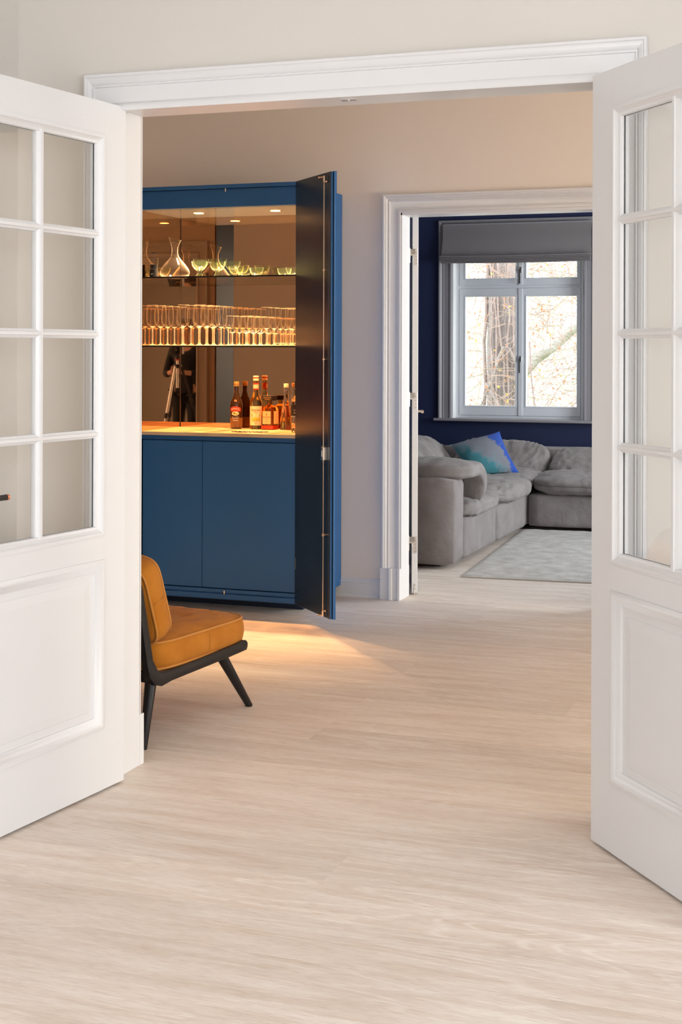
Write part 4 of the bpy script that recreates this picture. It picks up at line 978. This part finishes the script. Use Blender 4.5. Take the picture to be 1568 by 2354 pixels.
# ------------------------------------------------------------------ outside: tree, creepers, ground
struct(obj('ground', bx(-14, 8, 12.7, 36, -1.2, -1.0), M['grass']), 'lawn outside the lounge window')
def tree():
    random.seed(3)
    root = thing('old_tree', 'massive pale grey tree trunk wound with creepers outside the left window pane', 'tree', (-4.0, 17.2, -1.0))
    def rel(pts): return [Vector(p)-Vector((-4.0, 17.2, -1.0)) for p in pts]
    b = bmesh.new(); seg = 40; rings = []
    for k in range(61):
        z = -1+8*k/60; R = .235+.10*math.exp(-(z+1)*1.2)-.006*z; cx = -4.02+.015*math.sin(z*1.3)-(.0+.01*z)
        rings.append([b.verts.new(Vector((cx+R*math.cos(2*PI*i/seg)*(1+.10*noise.noise(Vector((math.cos(2*PI*i/seg)*2.5, math.sin(2*PI*i/seg)*2.5, z*.5)))), 17.2+R*math.sin(2*PI*i/seg), z))-Vector((-4.0, 17.2, -1))) for i in range(seg)])
        for i, v in enumerate(rings[-1]): v.co.x += .014*math.sin(i*2.4+z*.8); v.co.y += .012*math.cos(i*3.1+z)
    for A, B in zip(rings, rings[1:]):
        for i in range(seg): b.faces.new((A[i], A[(i+1) % seg], B[(i+1) % seg], B[i]))
    obj('trunk', b, M['bark'], root, smooth=True)
    # limb rising to the right
    obj('limb', tube(rel([(-3.95, 17.2, .95), (-3.80, 17.05, 1.12), (-3.62, 17.0, 1.30), (-3.40, 17.0, 1.47), (-3.20, 17.0, 1.66), (-2.95, 17.1, 1.80), (-2.3, 17.3, 2.1)]), [.10, .075, .07, .075, .08, .085, .08], 16), M['moss'], root, smooth=True)
    def wander(p, d, n, st, wob, r0, r1):
        pts = [Vector(p)]; d = Vector(d).normalized()
        for _ in range(n):
            d = (d+Vector((random.uniform(-1, 1), random.uniform(-.5, .5), random.uniform(-1, 1)))*wob).normalized(); pts.append(pts[-1]+d*st)
        return pts, [r0+(r1-r0)*i/n for i in range(n+1)]
    # creepers hugging the trunk: each a part
    for x0, r_ in ((-4.20, .035), (-4.17, .022), (-4.23, .016), (-4.02, .02), (-3.90, .016), (-3.86, .02), (-4.10, .014), (-3.95, .012)):
        pts = []; x = x0
        for k in range(26):
            z = -1+7*k/25; x += random.uniform(-.05, .05); x = max(x0-.09, min(x0+.09, x)); q = max(-.98, min(.98, (x+4.02)/.25)); pts.append((x, 17.2-.27*math.sqrt(1-q*q)-.015, z))
        obj('creeper_stem', tube(rel(pts), r_*.62, 7), M['bark_dark'], root, smooth=True)
    obj('creeper_stem', tube(rel([(-4.28, 16.9, .70), (-4.17, 16.85, .92), (-4.08, 16.8, 1.10), (-4.03, 16.8, 1.30), (-3.96, 16.8, 1.44), (-3.90, 16.82, 1.42), (-3.84, 16.85, 1.28), (-3.80, 16.9, 1.10)]), [.008, .014, .018, .02, .02, .02, .015, .010], 8), M['bark'], root, smooth=True)
    obj('creeper_stem', tube(rel([(-4.20, 16.9, 1.0), (-4.08, 16.8, .84), (-4.0, 16.8, .70), (-3.97, 16.8, .45), (-3.93, 16.8, .22), (-3.88, 16.85, -.1)]), [.014, .016, .018, .018, .02, .02], 8), M['bark'], root, smooth=True)
    # hanging branches right of the trunk
    for pts in ([(-3.62, 16.2, 1.85), (-3.63, 16.2, 1.5), (-3.68, 16.2, 1.2), (-3.70, 16.2, 1.0)], [(-3.75, 16.2, .84), (-3.62, 16.2, .82), (-3.55, 16.2, .66), (-3.48, 16.2, .45), (-3.42, 16.2, .28)], [(-3.55, 16.2, .70), (-3.40, 16.2, .62), (-3.30, 16.2, .60), (-3.15, 16.2, .42)], [(-3.52, 16.2, 1.5), (-3.50, 16.2, 1.1), (-3.45, 16.2, .7), (-3.46, 16.2, .5)], [(-3.62, 16.2, .30), (-3.58, 16.2, .52), (-3.50, 16.2, .60)], [(-4.42, 16.2, .42), (-4.28, 16.2, .52), (-4.15, 16.2, .66)]):
        obj('branch', tube(rel(pts), [.011]+[.009]*(len(pts)-2)+[.004], 7), M['bark_dark'], root, smooth=True)
    tw = bmesh.new(); spots = []
    for _ in range(1100):
        p = (random.uniform(-4.7, -2.6), random.choice((random.uniform(15.6, 16.8), random.uniform(17.6, 19.5))), random.uniform(-.3, 3.2)); d = (random.uniform(-1, 1), random.uniform(-.3, .3), random.uniform(-1.0, .6))
        pts, rs = wander(p, d, 9, random.uniform(.04, .10), .38, random.uniform(.002, .0055), .0012)
        tube([q-Vector((-4.0, 17.2, -1)) for q in pts], rs, 4, bm=tw, caps=False); spots += pts[2::2]
    o = obj('twigs', tw, M['twig'], root); o['kind'] = 'stuff'
    tw = bmesh.new()
    for _ in range(900):
        p = (random.uniform(-6.5, -2.4), random.uniform(21, 26), random.uniform(-.8, 3.8)); pts, rs = wander(p, (random.uniform(-1, 1), 0, random.uniform(-.6, 1)), 9, random.uniform(.08, .2), .35, random.uniform(.005, .014), .003)
        tube([q-Vector((-4.0, 17.2, -1)) for q in pts], rs, 4, bm=tw, caps=False)
    o = obj('distant_twigs', tw, M['pale_twig'], root); o['kind'] = 'stuff'
    for m_, cnt, s_ in ((M['leaf_orange'], 1300, .016), (M['leaf_yellow'], 400, .018)):
        lf = bmesh.new()
        for _ in range(cnt):
            p = random.choice(spots)-Vector((-4.0, 17.2, -1)); a = random.uniform(.5, 1.3)*s_; R_ = Matrix.Rotation(random.uniform(0, 6), 3, 'Y') @ Matrix.Rotation(random.uniform(-1, 1), 3, 'X')
            lf.faces.new([lf.verts.new(p+R_ @ Vector(q)) for q in ((-a, 0, 0), (-.3*a, .1*a, .6*a), (a, 0, .1*a), (.2*a, -.1*a, -.6*a))])
        o = obj('leaves', lf, m_, root); o['kind'] = 'stuff'
tree()

# ------------------------------------------------------------------ photographer and tripod (seen in the bar mirror)
def skin_mesh(name, verts, edges, radii, m, parent, sub=1):
    me = bpy.data.meshes.new(name); me.from_pydata([Vector(v) for v in verts], edges, []); me.materials.append(m)
    o = bpy.data.objects.new(name, me); COL.objects.link(o)
    s = o.modifiers.new('skin', 'SKIN'); s.use_smooth_shade = True; u = o.modifiers.new('sub', 'SUBSURF'); u.levels = sub; u.render_levels = sub
    lay = me.skin_vertices[0] if me.skin_vertices else None
    if lay is None:
        bm = bmesh.new(); bm.from_mesh(me); bm.verts.layers.skin.verify(); bm.to_mesh(me); bm.free(); lay = me.skin_vertices[0]
    for i, r_ in enumerate(radii): lay.data[i].radius = r_ if isinstance(r_, tuple) else (r_, r_); lay.data[i].use_root = (i == 0)
    dg = bpy.context.evaluated_depsgraph_get(); m2 = bpy.data.meshes.new_from_object(o.evaluated_get(dg)); bpy.data.objects.remove(o)
    m2.name = name; o = bpy.data.objects.new(name, m2); COL.objects.link(o); o.parent = parent
    if not m2.materials: m2.materials.append(m)
    m2.polygons.foreach_set('use_smooth', [True]*len(m2.polygons))
    return o
def photographer():
    root = thing('person', 'person in black sweater and trousers standing behind the tripod with both hands raised', 'person', (.22, -.62, 0))
    V = []; E = []; R = []
    def v(p, r, par=None):
        V.append(p); R.append(r); i = len(V)-1
        if par is not None: E.append((par, i))
        return i
    pel = v((0, 0, .92), (.145, .105)); wa = v((0, .0, 1.08), (.130, .095), pel); ch = v((0, .01, 1.27), (.155, .11), wa); up = v((0, 0, 1.40), (.12, .085), ch)
    nk = v((0, .01, 1.475), .052, up); nk2 = v((0, .02, 1.53), .05, nk); hd = v((0, .035, 1.60), (.072, .082), nk2); h2 = v((0, .025, 1.67), (.076, .092), hd); h3 = v((0, .02, 1.715), (.055, .065), h2)
    for s in (-1, 1):
        a = v((s*.085, 0, .86), .088, pel); b_ = v((s*.10, .01, .50), .058, a); v_ = v((s*.105, -.01, .10), .038, b_); f = v((s*.11, .02, .045), .035, v_); v((s*.12, .15, .03), .028, f)
        sh = v((s*.175, 0, 1.385), .055, up); el = v((s*.255, .02, 1.10), .042, sh); wr = v((s*.075, .27, 1.13), .028, el); v((s*.045, .31, 1.14), (.030, .02), wr)
    body = skin_mesh('body', V, E, R, M['skin'], root)
    # fingers, curled, one chain each
    for s in (-1, 1):
        for k in range(4):
            bx_ = Vector((s*.045, .325, 1.165-.018*k)); ln = (.030, .034, .032, .026)[k]
            f_ = skin_mesh('finger', [bx_+Vector((s*.004, -.02, 0)), bx_, bx_+Vector((-s*.016, ln*.8, .002)), bx_+Vector((-s*.034, ln*.75, 0)), bx_+Vector((-s*.042, ln*.2, -.002))], [(0, 1), (1, 2), (2, 3), (3, 4)], [.0095, .009, .0085, .008, .007], M['skin'], body)
        t0 = Vector((s*.052, .30, 1.17)); skin_mesh('thumb', [t0, t0+Vector((-s*.012, .012, .022)), t0+Vector((-s*.026, .028, .030))], [(0, 1), (1, 2)], [.011, .010, .008], M['skin'], body)
    # clothing
    V2 = []; E2 = []; R2 = []
    def w_(p, r, par=None):
        V2.append(p); R2.append(r); i = len(V2)-1
        if par is not None: E2.append((par, i))
        return i
    pm1 = w_((0, 0, .82), (.170, .130)); p0 = w_((0, 0, .93), (.170, .130), pm1); p1 = w_((0, 0, 1.08), (.155, .118), p0); p2 = w_((0, .01, 1.27), (.175, .13), p1); p3 = w_((0, 0, 1.40), (.135, .10), p2); w_((0, .005, 1.465), .068, p3)
    for s in (-1, 1):
        a = w_((s*.178, 0, 1.385), .070, p3); b_ = w_((s*.26, .02, 1.10), .058, a); w_((s*.14, .20, 1.122), .046, b_)
    skin_mesh('sweater', V2, E2, R2, M['cloth_black'], root)
    V3 = [(0, 0, .95)]; E3 = []; R3 = [(.155, .118)]
    for s in (-1, 1):
        i = len(V3); V3 += [(s*.088, 0, .85), (s*.10, .01, .50), (s*.106, -.01, .09)]; R3 += [.105, .078, .066]; E3 += [(0, i), (i, i+1), (i+1, i+2)]
    skin_mesh('trousers', V3, E3, R3, M['cloth_black'], root)
    for s in (-1, 1):
        obj('shoe', moved(cushion_bm(.10, .27, .085, n=8, e=2.6, wr=0, low=0, crown=.3), (s*.115, .07, .0425)), M['black'], root, smooth=True)
    # head details
    b = cushion_bm(.185, .215, .20, n=10, e=2.3, wr=.004, low=.004, crown=.1); bmesh.ops.bisect_plane(b, geom=b.verts[:]+b.edges[:]+b.faces[:], plane_co=(0, .03, -.02), plane_no=(0, .8, -.6), clear_outer=True); moved(b, (0, .015, 1.685)); obj('hair', b, M['hair'], body, smooth=True)
    for s in (-1, 1):
        obj('eye', moved(cushion_bm(.026, .02, .014, n=4, e=2, wr=0, low=0, crown=0), (s*.032, .112, 1.638)), M['ink_white'], body, smooth=True)
        obj('ear', moved(cushion_bm(.02, .035, .06, n=4, e=2, wr=0, low=0, crown=0), (s*.082, .02, 1.63)), M['skin'], body, smooth=True)
    obj('nose', moved(cushion_bm(.028, .04, .05, n=5, e=2, wr=0, low=0, crown=0), (0, .125, 1.612)), M['skin'], body, smooth=True)
    obj('mouth', moved(cushion_bm(.05, .016, .014, n=5, e=2, wr=0, low=0, crown=0), (0, .112, 1.575)), M['ink_red'], body, smooth=True)
photographer()
def tripod():
    root = thing('camera_tripod', 'camera tripod with long black legs and a camera on top, seen in the mirror', 'tripod', (.12, -.17, 0))
    for a in (math.radians(80), math.radians(200), math.radians(320)):
        c, s = math.cos(a), math.sin(a)
        l = obj('leg', merge([tube([(c*.045, s*.045, 1.20), (c*.22, s*.22, .62)], .015, 10), tube([(c*.22, s*.22, .64), (c*.42, s*.42, .012)], .011, 10)]), M['steel'] if a < 2 else M['black'], root, smooth=True, angle=.6)
        obj('leg_clamp', tube([(c*.215, s*.215, .66), (c*.235, s*.235, .60)], .021, 10), M['black'], l, smooth=True, angle=.6); obj('foot', tube([(c*.418, s*.418, .02), (c*.422, s*.422, 0)], .014, 10), M['black'], l)
    obj('centre_column', tube([(0, 0, .95), (0, 0, 1.28)], .014, 12), M['steel'], root, smooth=True, angle=.6)
    obj('shoulder', lathe([(0, 1.18), (.04, 1.18), (.055, 1.20), (.05, 1.225), (0, 1.23)], 18), M['black'], root, smooth=True, angle=.6)
    obj('tripod_head', merge([lathe([(0, 1.28), (.026, 1.28), (.03, 1.30), (.02, 1.325), (0, 1.33)], 16), bx(-.03, .03, -.03, .03, 1.33, 1.342, bev=.002)]), M['black'], root, smooth=True, angle=.6)
    obj('red_knob', tube([(0, 0, 1.27), (0, 0, 1.30)], .028, 14), M['label_red'], root, smooth=True, angle=.6)
    cm = obj('camera_body', merge([bx(-.07, .07, -.035, .035, 1.344, 1.44, bev=.008, seg=2), bx(-.028, .028, -.03, .03, 1.438, 1.465, bev=.008)]), M['black'], root)
    obj('camera_lens', merge([tube([(0, .034, 1.392), (0, .115, 1.392)], .034, 20)]), M['black'], cm, smooth=True, angle=.6)
tripod()
# brown curtains beside the rear window
def curtain(x0, x1, label):
    b = bmesh.new(); n = 90; g = []
    for i in range(n+1):
        x = x0+(x1-x0)*i/n; y = -2.60+.035*math.sin(i*.75)+.008*math.sin(i*1.9)
        g.append([b.verts.new((x, y+d, z)) for d in (0, .003) for z in (.01, 2.78)])
    for A, B in zip(g, g[1:]):
        for k in ((0, 1), (1, 3), (3, 2), (2, 0)): b.faces.new((A[k[0]], A[k[1]], B[k[1]], B[k[0]]))
    o = obj('curtain', b, M['curtain'], smooth=True); tag(o, label, 'curtain')
curtain(-2.55, -1.75, 'floor-length brown curtain left of the rear window'); curtain(-.35, .95, 'floor-length brown curtain covering the right part of the rear window')
o = obj('curtain_rail', tube([(-2.58, -2.6, 2.80), (1.0, -2.6, 2.80)], .014, 10), M['nickel'], smooth=True); tag(o, 'metal curtain rail above the rear window', 'rail')
